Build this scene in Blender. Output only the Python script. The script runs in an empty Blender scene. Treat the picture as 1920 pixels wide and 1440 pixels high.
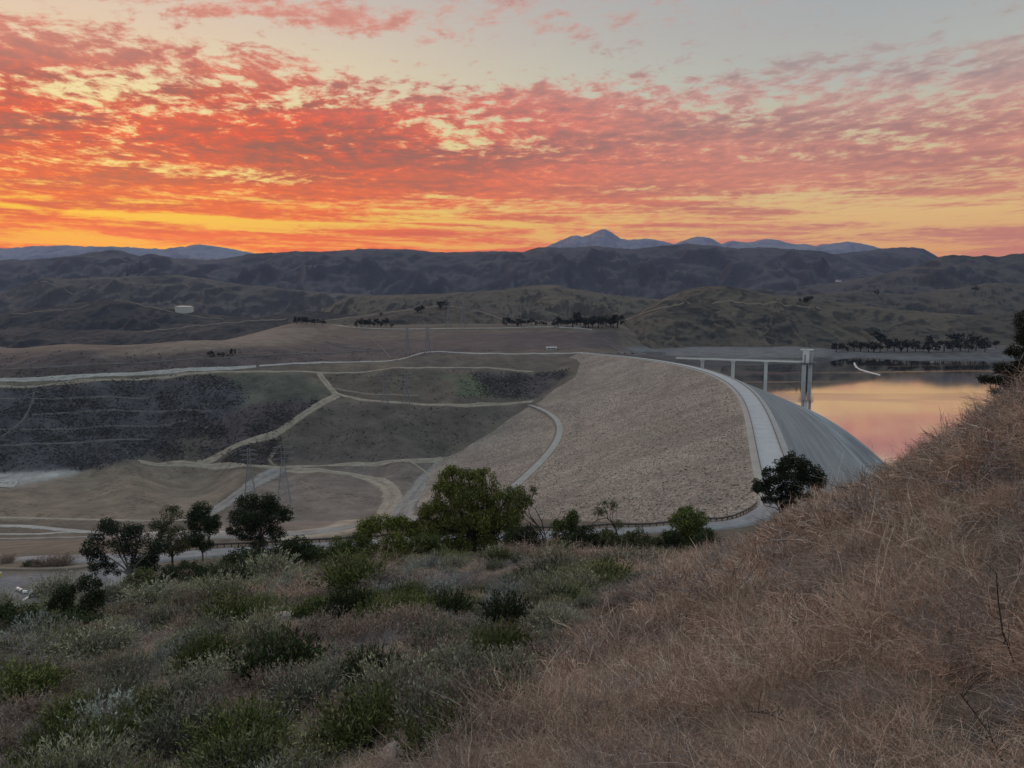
import bpy, math, random
import numpy as np
from mathutils import Vector

# ------------------------------------------------------------------ camera, sky, sun, exposure
scene = bpy.context.scene
COL = scene.collection
CAM_Z = 57.0
FPX = 1400.0
PITCH = math.atan(145.0 / 1400.0)
cam_data = bpy.data.cameras.new("camera")
cam_data.sensor_width = 36.0
cam_data.lens = FPX / 1920.0 * 36.0
cam_data.clip_start = 0.1
cam_data.clip_end = 60000.0
cam = bpy.data.objects.new("camera", cam_data)
cam.location = (0, 0, CAM_Z)
cam.rotation_euler = (math.pi / 2 - PITCH, 0, 0)
COL.objects.link(cam)
scene.camera = cam

scene.view_settings.view_transform = 'Standard'
scene.view_settings.look = 'None'
scene.view_settings.exposure = 0.2
scene.view_settings.gamma = 1.0
scene.view_settings.use_curve_mapping = False
scene.render.engine = 'CYCLES'
cy = scene.cycles
cy.max_bounces = 5
cy.diffuse_bounces = 2
cy.glossy_bounces = 2
cy.transmission_bounces = 2
cy.transparent_max_bounces = 6
cy.volume_bounces = 0
cy.sample_clamp_indirect = 4.0
cy.use_denoising = True
cy.use_adaptive_sampling = True
cy.adaptive_threshold = 0.008


def lin(r, g, b):
    f = lambda c: (c / 12.92 if c <= 0.04045 else ((c + 0.055) / 1.055) ** 2.4)
    return (f(r / 255.0), f(g / 255.0), f(b / 255.0), 1.0)


class S:
    """a scalar or vector socket with arithmetic"""
    def __init__(self, tree, sock):
        self.t, self.s = tree, sock

    def m(self, op, *args, clamp=False):
        n = self.t.nodes.new('ShaderNodeMath')
        n.operation = op
        n.use_clamp = clamp
        for i, a in enumerate((self,) + args):
            if isinstance(a, S):
                self.t.links.new(a.s, n.inputs[i])
            else:
                n.inputs[i].default_value = float(a)
        return S(self.t, n.outputs[0])

    def __add__(self, o): return self.m('ADD', o)
    def __radd__(self, o): return self.m('ADD', o)
    def __sub__(self, o): return self.m('SUBTRACT', o)
    def __rsub__(self, o): return (self * -1.0) + o
    def __mul__(self, o): return self.m('MULTIPLY', o)
    def __rmul__(self, o): return self.m('MULTIPLY', o)
    def __truediv__(self, o): return self.m('DIVIDE', o)
    def max(self, o): return self.m('MAXIMUM', o)
    def min(self, o): return self.m('MINIMUM', o)
    def pow(self, o): return self.m('POWER', o)

    def gauss(self, c, w):
        d = (self - c) / w
        return (d * d * -1.0).m('EXPONENT')

    def step(self, a, b, lo=0.0, hi=1.0):
        n = self.t.nodes.new('ShaderNodeMapRange')
        n.interpolation_type = 'SMOOTHSTEP'
        self.t.links.new(self.s, n.inputs['Value'])
        for k, v in (('From Min', a), ('From Max', b), ('To Min', lo), ('To Max', hi)):
            if isinstance(v, S):
                self.t.links.new(v.s, n.inputs[k])
            else:
                n.inputs[k].default_value = v
        return S(self.t, n.outputs['Result'])

    def ramp(self, stops, lo, hi, interp='LINEAR'):
        """stops = [(value, colour)] over lo..hi"""
        n = self.t.nodes.new('ShaderNodeValToRGB')
        f = (self - lo) / (hi - lo)
        self.t.links.new(f.s, n.inputs[0])
        cr = n.color_ramp
        cr.interpolation = interp
        while len(cr.elements) < len(stops):
            cr.elements.new(0.5)
        for e, (v, c) in zip(cr.elements, stops):
            e.position = (v - lo) / (hi - lo)
        for e, (v, c) in zip(cr.elements, stops):
            e.color = c if len(c) == 4 else (c[0], c[1], c[2], 1)
        return S(self.t, n.outputs[0])

    def framp(self, stops, lo, hi):
        r = self.ramp([(v, (c, c, c, 1)) for v, c in stops], lo, hi)
        n = self.t.nodes.new('ShaderNodeSeparateColor')
        self.t.links.new(r.s, n.inputs[0])
        return S(self.t, n.outputs[0])


def mixc(t, f, a, b, mode='MIX'):
    n = t.nodes.new('ShaderNodeMix')
    n.data_type = 'RGBA'
    n.blend_type = mode
    n.clamp_factor = True
    for k, v in ((0, f), (6, a), (7, b)):
        if isinstance(v, S):
            t.links.new(v.s, n.inputs[k])
        elif k == 0:
            n.inputs[0].default_value = v
        else:
            n.inputs[k].default_value = v if len(v) == 4 else (v[0], v[1], v[2], 1)
    return S(t, n.outputs[2])


def comb(t, x, y, z):
    n = t.nodes.new('ShaderNodeCombineXYZ')
    for i, v in enumerate((x, y, z)):
        if isinstance(v, S):
            t.links.new(v.s, n.inputs[i])
        else:
            n.inputs[i].default_value = v
    return S(t, n.outputs[0])


def sep(t, v):
    n = t.nodes.new('ShaderNodeSeparateXYZ')
    t.links.new(v.s, n.inputs[0])
    return [S(t, o) for o in n.outputs]


def noise(t, vec, scale, detail=4.0, rough=0.55, dist=0.0, lac=2.0):
    n = t.nodes.new('ShaderNodeTexNoise')
    n.noise_dimensions = '3D'
    if vec is not None:
        t.links.new(vec.s, n.inputs['Vector'])
    n.inputs['Scale'].default_value = scale
    n.inputs['Detail'].default_value = detail
    n.inputs['Roughness'].default_value = rough
    n.inputs['Lacunarity'].default_value = lac
    n.inputs['Distortion'].default_value = dist
    return S(t, n.outputs[0])


def voronoi(t, vec, scale, feature='F1', out='Distance', rand=1.0):
    n = t.nodes.new('ShaderNodeTexVoronoi')
    n.feature = feature
    t.links.new(vec.s, n.inputs['Vector'])
    n.inputs['Scale'].default_value = scale
    n.inputs['Randomness'].default_value = rand
    return S(t, n.outputs[out])


world = bpy.data.worlds.new("World")
scene.world = world
world.use_nodes = True
wt = world.node_tree
wt.nodes.clear()


def build_sky(t):
    tc = t.nodes.new('ShaderNodeTexCoord')
    d = S(t, tc.outputs['Generated'])
    x, y, z = sep(t, d)
    az = x.m('ARCTAN2', y) * 57.2958
    el = z.m('ARCSINE').max(0.0) * 57.2958
    # clear air behind the clouds: towards the glow, to its right, and away from it
    glow = el.ramp([(0, lin(255, 132, 0)), (4, lin(255, 166, 4)), (6.5, lin(255, 200, 30)), (9, lin(255, 226, 124)),
                    (12.5, lin(252, 230, 156)), (16, lin(246, 228, 180)), (19, lin(232, 212, 186)), (23, lin(206, 192, 184)),
                    (34, lin(180, 184, 192)), (60, lin(172, 190, 200))], 0, 90)
    side = el.ramp([(0, lin(212, 130, 80)), (4, lin(222, 160, 96)), (6.5, lin(226, 184, 118)), (9, lin(216, 190, 140)),
                    (12, lin(208, 196, 160)), (15, lin(184, 188, 178)), (19, lin(168, 177, 177)), (23, lin(160, 172, 176)),
                    (34, lin(174, 184, 194)), (60, lin(172, 190, 200))], 0, 90)
    back = el.ramp([(0, lin(100, 106, 118)), (8, lin(118, 118, 128)), (18, lin(134, 142, 150)), (34, lin(156, 170, 180)),
                    (60, lin(172, 190, 200))], 0, 90)
    w_side = az.step(-34.0, 26.0)
    base = mixc(t, w_side, glow, side)
    away = az.m('ABSOLUTE').step(50.0, 125.0)
    base = mixc(t, away, base, back)
    # cloud sheet, flat layer seen in perspective
    zc = z.max(0.0) + 0.05
    qx, qy = x / zc, y / zc
    tilt = qx * 0.13
    q = comb(t, qx * 0.60, qy + tilt, 0.0)
    warp = noise(t, q, 1.1, 3.0, 0.5)
    q2 = comb(t, qx * 1.15 + warp * 0.35, qy * 0.95 + tilt + warp * 0.35, 3.7)
    n_p = noise(t, q2, 8.6, 6.0, 0.68, 0.1)            # puffs
    n_b = noise(t, q, 1.5, 5.0, 0.55, 0.3)              # banks
    st = comb(t, az * 0.034 + warp * 0.35, el * 0.50 + az * 0.010, 1.3)
    n_s = noise(t, st, 2.4, 8.0, 0.66, 0.45)            # streaks low over the hills
    low = el.step(12.0, 5.5)
    nn = n_p * 0.62 + n_b * 0.38
    nn = nn * (1.0 - low * 0.7) + n_s * (low * 0.7)
    nn = (nn - 0.5) * 2.3 + 0.5
    cov_l = el.framp([(0, .70), (4, .58), (6, .56), (8, .68), (10, .75), (12.5, .73), (15.5, .63), (17, .54), (18.2, .38), (20.0, .53), (23, .55), (34, .44), (60, .34)], 0, 90)
    cov_r = el.framp([(0, .72), (4.2, .58), (6.0, .46), (7.5, .58), (9, .69), (12, .66), (14.5, .60), (16.0, .50), (17.5, .36), (19.5, .43), (22, .44), (34, .38), (60, .34)], 0, 90)
    cov = cov_l * (1.0 - w_side) + cov_r * w_side
    hole = az.gauss(-8.0, 11.0) * el.gauss(17.4, 1.9) * 0.20 + az.gauss(-33.0, 7.0) * el.gauss(13.4, 0.8) * 0.22 + az.gauss(-24.0, 12.0) * el.gauss(9.3, 0.5) * 0.16 + az.gauss(-24.0, 6.0) * el.gauss(6.3, 0.5) * 0.16
    lump = az.gauss(-13.5, 5.0) * el.gauss(19.6, 0.8) * 0.26 + az.gauss(5.5, 5.0) * el.gauss(13.0, 0.9) * 0.22 + az.gauss(20.0, 8.0) * el.gauss(9.6, 0.8) * 0.16 + az.gauss(-8.0, 10.0) * el.gauss(10.5, 1.8) * 0.10 + az.gauss(32.0, 3.0) * el.gauss(13.9, 0.5) * 0.2
    cov = cov - hole + lump
    th = 1.0 - cov
    soft = el.framp([(0, .20), (10, .17), (17, .16), (24, .24)], 0, 90)
    dens = nn.step(th - soft * 0.6, th + soft)
    core = nn.step(th + 0.02, th + 0.34)
    edge_l = el.ramp([(0, lin(255, 98, 0)), (5, lin(255, 102, 0)), (8, lin(252, 94, 16)), (11, lin(250, 74, 24)), (14.5, lin(248, 78, 32)),
                      (17.5, lin(238, 132, 100)), (20, lin(230, 158, 138)), (26, lin(206, 168, 160)), (45, lin(176, 172, 180))], 0, 90)
    core_l = el.ramp([(0, lin(230, 76, 10)), (5, lin(226, 76, 18)), (8, lin(192, 84, 52)), (11, lin(150, 80, 70)), (14.5, lin(156, 80, 72)),
                      (17.5, lin(186, 96, 86)), (20, lin(204, 120, 106)), (26, lin(186, 150, 148)), (45, lin(160, 160, 172))], 0, 90)
    edge_r = el.ramp([(0, lin(206, 112, 84)), (5, lin(206, 130, 104)), (8, lin(222, 140, 112)), (11, lin(218, 146, 128)), (14.5, lin(208, 164, 152)),
                      (17.5, lin(184, 176, 168)), (24, lin(184, 176, 172)), (45, lin(172, 172, 180))], 0, 90)
    core_r = el.ramp([(0, lin(196, 104, 82)), (5, lin(188, 114, 98)), (8, lin(180, 116, 104)), (11, lin(174, 120, 114)), (14.5, lin(162, 136, 133)),
                      (17.5, lin(152, 150, 148)), (24, lin(166, 158, 156)), (45, lin(160, 162, 172))], 0, 90)
    w_c = az.step(-20.0, 28.0)
    edge = mixc(t, w_c, edge_l, edge_r)
    corec = mixc(t, w_c, core_l, core_r)
    edge = mixc(t, away, edge, lin(142, 140, 146))
    corec = mixc(t, away, corec, lin(114, 120, 130))
    fleck = noise(t, q2, 11.0, 5.0, 0.62)
    mauve = noise(t, comb(t, qx * 0.45, qy + tilt, 9.0), 2.3, 4.0, 0.55).step(0.40, 0.62)
    bank = mauve * 0.55 + core * 0.45
    puff = ((n_p - 0.5) * (1.0 - low * 0.5) + (n_s - 0.5) * (low * 0.6)) * 3.2 + (fleck - 0.5) * 0.9
    core_f = (bank * 0.75 + puff * 0.55 + 0.12).max(0.0).min(1.0)
    cloud = mixc(t, core_f, edge, corec)
    sky = mixc(t, dens * 0.95, base, cloud)
    veil = noise(t, comb(t, qx * 0.3, qy * 0.7, 5.0), 0.9, 4.0, 0.5).step(0.40, 0.75) * 0.35
    veil_c = mixc(t, w_side, lin(228, 176, 156), lin(188, 172, 168))
    veil_c = mixc(t, away, veil_c, lin(136, 142, 148))
    sky = mixc(t, veil * el.step(10.0, 17.0), sky, veil_c)
    gain = el.framp([(0, .53), (4, .50), (7, .455), (12, .43), (22, .42), (30, .47), (45, .64)], 0, 90) * 2.0
    n = t.nodes.new('ShaderNodeVectorMath')
    n.operation = 'SCALE'
    t.links.new(sky.s, n.inputs[0])
    t.links.new(gain.s, n.inputs['Scale'])
    low_ = z.step(-0.03, -0.10)
    return mixc(t, low_, S(t, n.outputs[0]), (0.07, 0.062, 0.06))


sky_col = build_sky(wt)
nish = wt.nodes.new('ShaderNodeTexSky')
nish.sky_type = 'NISHITA'
nish.sun_disc = False
SUN_EL, SUN_AZ = math.radians(4.0), math.radians(-27.0)
nish.sun_elevation = SUN_EL
nish.sun_rotation = SUN_AZ
bg1 = wt.nodes.new('ShaderNodeBackground')
bg1.inputs[1].default_value = 0.05 * 0.05
wt.links.new(nish.outputs[0], bg1.inputs[0])
bg2 = wt.nodes.new('ShaderNodeBackground')
bg2.inputs[1].default_value = 1.0
wt.links.new(sky_col.s, bg2.inputs[0])
addw = wt.nodes.new('ShaderNodeAddShader')
wt.links.new(bg1.outputs[0], addw.inputs[0])
wt.links.new(bg2.outputs[0], addw.inputs[1])
wout = wt.nodes.new('ShaderNodeOutputWorld')
wt.links.new(addw.outputs[0], wout.inputs[0])

sun_data = bpy.data.lights.new("sun", 'SUN')
sun_data.energy = 0.7
sun_data.angle = math.radians(24.0)
sun_data.color = (1.0, 0.74, 0.58)
sun = bpy.data.objects.new("sun", sun_data)
sd = Vector((math.sin(SUN_AZ) * math.cos(SUN_EL), math.cos(SUN_AZ) * math.cos(SUN_EL), math.sin(math.radians(12.0))))
sun.rotation_euler = sd.to_track_quat('Z', 'Y').to_euler()
sun.location = (-300, 300, 300)
COL.objects.link(sun)

# ------------------------------------------------------------------ helpers: pixels of the photograph to points of the place
CT, ST_ = math.cos(PITCH), math.sin(PITCH)


def ray(px, py):
    """u = x/y and e = (z-CAM_Z)/y of the sight line through a pixel of the 1920x1440 photograph"""
    dx = (px - 960.0) / FPX
    dy = (720.0 - py) / FPX
    yy = CT + dy * ST_
    return dx / yy, (-ST_ + dy * CT) / yy


def at_depth(px, py, y):
    u, e = ray(px, py)
    return np.array([u * y, y, CAM_Z + e * y])


def at_z(px, py, z):
    u, e = ray(px, py)
    y = (z - CAM_Z) / e
    return np.array([u * y, y, z])


def project(p):
    """world points (n,3) -> photo pixels"""
    p = np.asarray(p, float)
    x, y, z = p[..., 0], p[..., 1], p[..., 2] - CAM_Z
    f = y * CT - z * ST_
    up = y * ST_ + z * CT
    return 960 + FPX * x / f, 720 - FPX * up / f


def hash2(ix, iy, seed):
    h = (ix.astype(np.int64) * 374761393 + iy.astype(np.int64) * 668265263 + seed * 1442695041) & 0x7fffffff
    h = (h ^ (h >> 13)) * 1274126177 & 0x7fffffff
    h = h ^ (h >> 16)
    return (h & 0xffff) / 65535.0


def vnoise(x, y, seed=0):
    xi, yi = np.floor(x), np.floor(y)
    fx, fy = x - xi, y - yi
    fx = fx * fx * fx * (fx * (fx * 6 - 15) + 10)
    fy = fy * fy * fy * (fy * (fy * 6 - 15) + 10)
    a, b = hash2(xi, yi, seed), hash2(xi + 1, yi, seed)
    c, d = hash2(xi, yi + 1, seed), hash2(xi + 1, yi + 1, seed)
    return (a * (1 - fx) + b * fx) * (1 - fy) + (c * (1 - fx) + d * fx) * fy


def fbm(x, y, octs=5, seed=0, gain=0.5):
    s, a, t = 0, 1.0, 0
    for k in range(octs):
        s = s + a * (vnoise(x * 2 ** k + 17.3 * k, y * 2 ** k - 9.1 * k, seed + k) - 0.5)
        t += a
        a *= gain
    return s / t * 2


def ridged(x, y, octs=5, seed=0, gain=0.5):
    s, a, t = 0, 1.0, 0
    for k in range(octs):
        n = 1 - np.abs(vnoise(x * 2 ** k + 7.7 * k, y * 2 ** k + 3.3 * k, seed + k) * 2 - 1)
        s = s + a * n * n
        t += a
        a *= gain
    return s / t


def smooth01(a, b, x):
    t = np.clip((x - a) / (b - a), 0, 1)
    return t * t * (3 - 2 * t)


# ------------------------------------------------------------------ objects
def link(o, parent=None):
    COL.objects.link(o)
    if parent is not None:
        o.parent = parent
    return o


def tag(o, label=None, cat=None, group=None, kind=None):
    if label: o['label'] = label
    if cat: o['category'] = cat
    if group: o['group'] = group
    if kind: o['kind'] = kind
    return o


def empty(name, loc=(0, 0, 0), rz=0.0):
    o = bpy.data.objects.new(name, None)
    o.empty_display_size = 0.5
    o.location = loc
    o.rotation_euler = (0, 0, rz)
    return link(o)


def np_mesh(name, V, F, mats=(), smooth=False, mat_idx=None):
    """mesh from arrays; F is (n,3) or (n,4)"""
    V = np.asarray(V, np.float32)
    F = np.asarray(F, np.int32)
    me = bpy.data.meshes.new(name)
    me.vertices.add(len(V))
    me.vertices.foreach_set('co', V.ravel())
    n, k = F.shape
    me.loops.add(n * k)
    me.loops.foreach_set('vertex_index', F.ravel())
    me.polygons.add(n)
    me.polygons.foreach_set('loop_start', np.arange(0, n * k, k, dtype=np.int32))
    me.polygons.foreach_set('loop_total', np.full(n, k, np.int32))
    if smooth:
        me.polygons.foreach_set('use_smooth', np.ones(n, bool))
    for m in mats:
        me.materials.append(m)
    if mat_idx is not None:
        me.polygons.foreach_set('material_index', np.asarray(mat_idx, np.int32))
    me.update(calc_edges=True)
    return me


class MB:
    """collects boxes, bars and tubes; all quads"""
    def __init__(self):
        self.v, self.f = [], []

    def box(self, c, s, rz=0.0):
        b = len(self.v)
        ca, sa = math.cos(rz), math.sin(rz)
        for dz in (-.5, .5):
            for dx, dy in ((-.5, -.5), (.5, -.5), (.5, .5), (-.5, .5)):
                x, y = dx * s[0], dy * s[1]
                self.v.append((c[0] + x * ca - y * sa, c[1] + x * sa + y * ca, c[2] + dz * s[2]))
        for q in ((0, 3, 2, 1), (4, 5, 6, 7), (0, 1, 5, 4), (1, 2, 6, 5), (2, 3, 7, 6), (3, 0, 4, 7)):
            self.f.append([b + i for i in q])
        return self

    def tube(self, pts, rad, n=6, cap=True):
        pts = [Vector(p) for p in pts]
        if not hasattr(rad, '__len__'):
            rad = [rad] * len(pts)
        b = len(self.v)
        up = Vector((0, 0, 1))
        for i, p in enumerate(pts):
            d = (pts[min(i + 1, len(pts) - 1)] - pts[max(i - 1, 0)])
            if d.length < 1e-9: d = Vector((0, 0, 1))
            d.normalize()
            a = d.cross(up if abs(d.z) < .95 else Vector((1, 0, 0))).normalized()
            c = d.cross(a)
            for k in range(n):
                t = 2 * math.pi * k / n
                self.v.append(tuple(p + (a * math.cos(t) + c * math.sin(t)) * rad[i]))
        for i in range(len(pts) - 1):
            for k in range(n):
                k2 = (k + 1) % n
                self.f.append([b + i * n + k, b + i * n + k2, b + (i + 1) * n + k2, b + (i + 1) * n + k])
        if cap and n in (4, 6, 8, 12):
            for off, rev in ((b, True), (b + (len(pts) - 1) * n, False)):
                for k in range(0, n - 2, 2):
                    q = [off, off + k + 1, off + k + 2, off + (k + 3) % n if k + 3 < n else off]
                    if q[3] == q[0]:
                        q = [off, off + k + 1, off + k + 2, off + k + 2]
                    self.f.append(q[::-1] if rev else q)
        return self

    def lathe(self, c, prof, n=16):
        b = len(self.v)
        for r, z in prof:
            for k in range(n):
                t = 2 * math.pi * k / n
                self.v.append((c[0] + r * math.cos(t), c[1] + r * math.sin(t), c[2] + z))
        for i in range(len(prof) - 1):
            for k in range(n):
                k2 = (k + 1) % n
                self.f.append([b + i * n + k, b + i * n + k2, b + (i + 1) * n + k2, b + (i + 1) * n + k])
        return self

    def mesh(self, name, mat, smooth=False):
        me = bpy.data.meshes.new(name)
        fs = []
        for q in self.f:
            r = []
            for i in q:
                if i not in r:
                    r.append(i)
            if len(r) > 2:
                fs.append(r)
        me.from_pydata(self.v, [], fs)
        me.materials.append(mat)
        if smooth:
            me.polygons.foreach_set('use_smooth', np.ones(len(me.polygons), bool))
        me.update()
        return me

    def build(self, name, mat, parent=None, smooth=False):
        return link(bpy.data.objects.new(name, self.mesh(name, mat, smooth)), parent)


# ------------------------------------------------------------------ materials
def new_mat(name):
    m = bpy.data.materials.new(name)
    m.use_nodes = True
    t = m.node_tree
    b = t.nodes['Principled BSDF']
    b.inputs['Specular IOR Level'].default_value = 0.15
    b.inputs['Roughness'].default_value = 0.9
    return m, t, b


def pos(t):
    g = t.nodes.new('ShaderNodeNewGeometry')
    return S(t, g.outputs['Position'])


def scaled(t, v, s):
    n = t.nodes.new('ShaderNodeMapping')
    t.links.new(v.s, n.inputs[0])
    n.inputs['Scale'].default_value = s
    return S(t, n.outputs[0])


def set_in(t, b, key, s):
    t.links.new(s.s, b.inputs[key])


def bump(t, b, h, strength=0.5, dist=0.2):
    n = t.nodes.new('ShaderNodeBump')
    n.inputs['Strength'].default_value = strength
    n.inputs['Distance'].default_value = dist
    t.links.new(h.s, n.inputs['Height'])
    t.links.new(n.outputs[0], b.inputs['Normal'])


def attr_col(t, name):
    n = t.nodes.new('ShaderNodeAttribute')
    n.attribute_name = name
    return S(t, n.outputs['Color'])


def plain(name, c, var=0.25, scale=3.0, rough=0.85, spec=0.2):
    m, t, b = new_mat(name)
    p = pos(t)
    n = noise(t, p, scale, 5.0, 0.6)
    col = mixc(t, n, tuple(x * (1 - var) for x in c[:3]), tuple(min(1, x * (1 + var)) for x in c[:3]))
    set_in(t, b, 'Base Color', col)
    b.inputs['Roughness'].default_value = rough
    b.inputs['Specular IOR Level'].default_value = spec
    return m


def hill_mat(name, dry, scrub, soil, s1, mix_lo, mix_hi, speck_scale, speck_amt, bright=1.15, wide=0.06):
    """dry grass, scrub and bare soil in patches, with speckles of bushes"""
    m, t, b = new_mat(name)
    p = pos(t)
    k = bright
    dry, scrub, soil = (tuple(min(.8, x * k) for x in c) for c in (dry, scrub, soil))
    a = noise(t, p, s1, 7.0, 0.62, 0.5)
    c = noise(t, scaled(t, p, (1, 1, 2.0)), s1 * 3.3, 7.0, 0.66)
    d = noise(t, p, s1 * 14, 4.0, 0.65)
    # scrub keeps to the steep slopes and gullies, dry grass to the gentle crests
    g = t.nodes.new('ShaderNodeNewGeometry')
    _, _, nz = sep(t, S(t, g.outputs['Normal']))
    steep = nz.step(0.97, 0.80)
    f = a * 0.40 + c * 0.25 + d * 0.12 + steep * 0.26
    col = mixc(t, f.step(mix_lo - wide, mix_hi + wide), dry, scrub)
    bare = noise(t, p, s1 * 6.0, 6.0, 0.65).step(0.60, 0.70)
    col = mixc(t, bare * 0.45, col, soil)
    v = voronoi(t, p, speck_scale)
    sp = v.step(0.46, 0.16) * noise(t, p, s1 * 2.2, 4.0).step(0.40, 0.58)
    col = mixc(t, sp * speck_amt, col, tuple(x * 0.40 for x in scrub[:3]))
    set_in(t, b, 'Base Color', col)
    bump(t, b, noise(t, p, s1 * 8, 7.0, 0.68), 0.9, 0.25 / s1 * 0.16)
    return m


# ------------------------------------------------------------------ the dam as a surface (crest curve and slopes)
crest_px = [(1462, 905), (1446, 862), (1430, 800), (1408, 745), (1372, 716), (1320, 697), (1250, 679), (1180, 669.5), (1112, 663.5)]
crest_pts = np.array([at_z(px, py, 0.0)[:2] for px, py in crest_px])
crest_pts = np.vstack([crest_pts[0] + (crest_pts[0] - crest_pts[1]) * 1.5, crest_pts])
CHORD = crest_pts


def crest_fit():
    y = crest_pts[:, 1]
    co = np.polyfit(y, crest_pts[:, 0], 3)
    return co


CREST = crest_fit()
CY0, CY1 = 170.0, 925.0
cyy = np.linspace(CY0, CY1, 700)
cxx = np.polyval(CREST, cyy)
ctan = np.stack([np.gradient(cxx, cyy), np.ones_like(cyy)], 1)
ctan /= np.linalg.norm(ctan, axis=1)[:, None]
cnor = np.stack([-ctan[:, 1], ctan[:, 0]], 1)       # to the left = downstream
cs = np.concatenate([[0], np.cumsum(np.hypot(np.diff(cxx), np.diff(cyy)))])
SL_D, SL_U = 2.75, 2.45
HALF = 5.2


def dam_profile(o):
    """height at signed offset o from the crest line (positive downstream)"""
    d = np.where(o > 0, o - HALF - 2, -o - HALF - 2)
    z = np.where(o > 0, -np.clip(d, 0, None) / SL_D, -np.clip(d, 0, None) / SL_U)
    return z


def dam_z(x, y):
    x, y = np.atleast_1d(x), np.atleast_1d(y)
    D = np.hypot(x[:, None] - cxx[None], y[:, None] - cyy[None])
    k = D.argmin(1)
    sgn = np.sign((x - cxx[k]) * cnor[k, 0] + (y - cyy[k]) * cnor[k, 1])
    return dam_profile(D[np.arange(len(x)), k] * sgn)


def hit_dam(px, py):
    u, e = ray(px, py)
    y = np.linspace(200, 930, 1500)
    g = CAM_Z + e * y - dam_z(u * y, y)
    k = np.argmax(g < 0)
    return np.array([u * y[k], y[k], CAM_Z + e * y[k]])


# ------------------------------------------------------------------ ground: one surface through points read off the photograph
C = []


def cd(px, py, y): C.append(at_depth(px, py, y))
def cz(px, py, z): C.append(at_z(px, py, z))
def cw(x, y, z): C.append(np.array([x, y, z], float))


# ground by the camera
for x, z in ((-1.6, 54.3), (-0.7, 54.9), (0, 55.2), (0.7, 55.4), (1.6, 55.7)):
    cw(x, 1.5, z)
for px, py, y in [(-350, 1440, 20), (0, 1440, 17), (480, 1440, 13), (960, 1445, 9), (1440, 1450, 6.2), (1920, 1460, 4.8), (2300, 1400, 4.5),
                  (-350, 1290, 30), (0, 1300, 26), (480, 1300, 20), (960, 1300, 14.5), (1440, 1310, 9.5), (1920, 1220, 6.5), (2300, 1100, 6),
                  (-350, 1180, 55), (0, 1190, 46), (300, 1170, 44), (600, 1160, 37), (960, 1160, 29), (1300, 1160, 20), (1600, 1110, 14.5), (1920, 1010, 9), (2300, 850, 9),
                  (200, 1132, 66), (500, 1098, 68), (800, 1066, 70), (1000, 1056, 64), (1200, 1064, 54), (1400, 1052, 42), (1550, 985, 31),
                  (1650, 935, 25), (1800, 870, 18), (1920, 835, 14), (2300, 700, 14),
                  (-350, 1150, 85), (0, 1160, 80), (200, 1132, 95), (500, 1098, 100), (800, 1068, 105), (1000, 1062, 105), (1200, 1066, 100), (1400, 1052, 90),
                  (1550, 1000, 80), (1650, 960, 70), (1800, 900, 60), (1920, 865, 50), (2300, 740, 50),
                  (1600, 960, 150), (1700, 925, 140), (1850, 900, 130), (2000, 860, 120), (2300, 760, 120), (1500, 1000, 150)]:
    cd(px, py, y)
# the road bench below the hillside and the lot on the left
for px, py, z in [(-350, 1110, -10), (0, 1112, -8), (0, 1075, -8.5), (110, 1095, -8), (200, 1112, -7.5), (260, 1070, -7.5), (200, 1048, -9), (-350, 1062, -22),
                  (0, 1052, -16), (400, 1045, -6), (400, 1020, -6), (550, 1034, -5), (550, 1014, -5), (800, 1018, -3.5), (800, 1000, -3.5),
                  (1000, 1010, -2), (1000, 994, -2), (1150, 1006, -1), (1150, 988, -1), (1300, 1000, 0), (1300, 975, 0), (1400, 1000, 0), (1400, 966, 0),
                  (1462, 985, 0), (1455, 925, 0)]:
    cz(px, py, z)
# valley floor below the dam
for px, py, z in [(-350, 985, -80), (0, 985, -80), (250, 985, -80), (480, 985, -80), (650, 975, -80), (0, 1018, -60), (250, 1012, -58), (-350, 1020, -62),
                  (0, 940, -80), (250, 920, -80), (450, 925, -80), (650, 930, -80), (0, 915, -82), (250, 880, -80), (450, 880, -79), (600, 875, -79), (-350, 930, -82),
                  (0, 893, -85), (120, 890, -84), (750, 875, -79), (740, 935, -80), (-350, 895, -85)]:
    cz(px, py, z)
for px, py in [(830, 858), (880, 832), (940, 793), (1000, 754), (1045, 718), (1085, 685)]:
    p = hit_dam(px, py)
    cw(p[0], p[1], p[2] + 1.5)
    # below the embankment
    for q, dz in ((60, 10), (150, 26)):
        pp = hit_dam(px + q, py + 10)
        cw(pp[0], pp[1], pp[2] - dz)
for px, py, dz in [(1000, 870, 14), (1150, 850, 25), (1300, 850, 22), (1250, 750, 22), (1350, 930, 14), (1150, 950, 10), (900, 940, 4), (820, 930, 3), (1330, 760, 20), (1390, 850, 16)]:
    pp = hit_dam(px, py)
    cw(pp[0], pp[1], pp[2] - dz)
for y in (260, 400, 550, 700, 850):
    cw(np.polyval(CREST, y), y, -16 if y < 300 else -30)
# terraced slope on the left
for px, py, y in [(-350, 890, 640), (0, 882, 640), (150, 876, 655), (300, 862, 672), (0, 835, 665), (200, 828, 675), (0, 790, 695), (200, 785, 700), (350, 780, 706), (0, 750, 722), (200, 742, 728), (400, 745, 735),
                  (0, 724, 742), (150, 712, 748), (380, 702, 765), (-350, 735, 735), (0, 708, 765), (250, 696, 790), (-350, 722, 760), (-350, 800, 690),
                  (400, 820, 690), (480, 790, 705), (560, 740, 745), (460, 720, 770), (390, 866, 668)]:
    cd(px, py, y)
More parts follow.
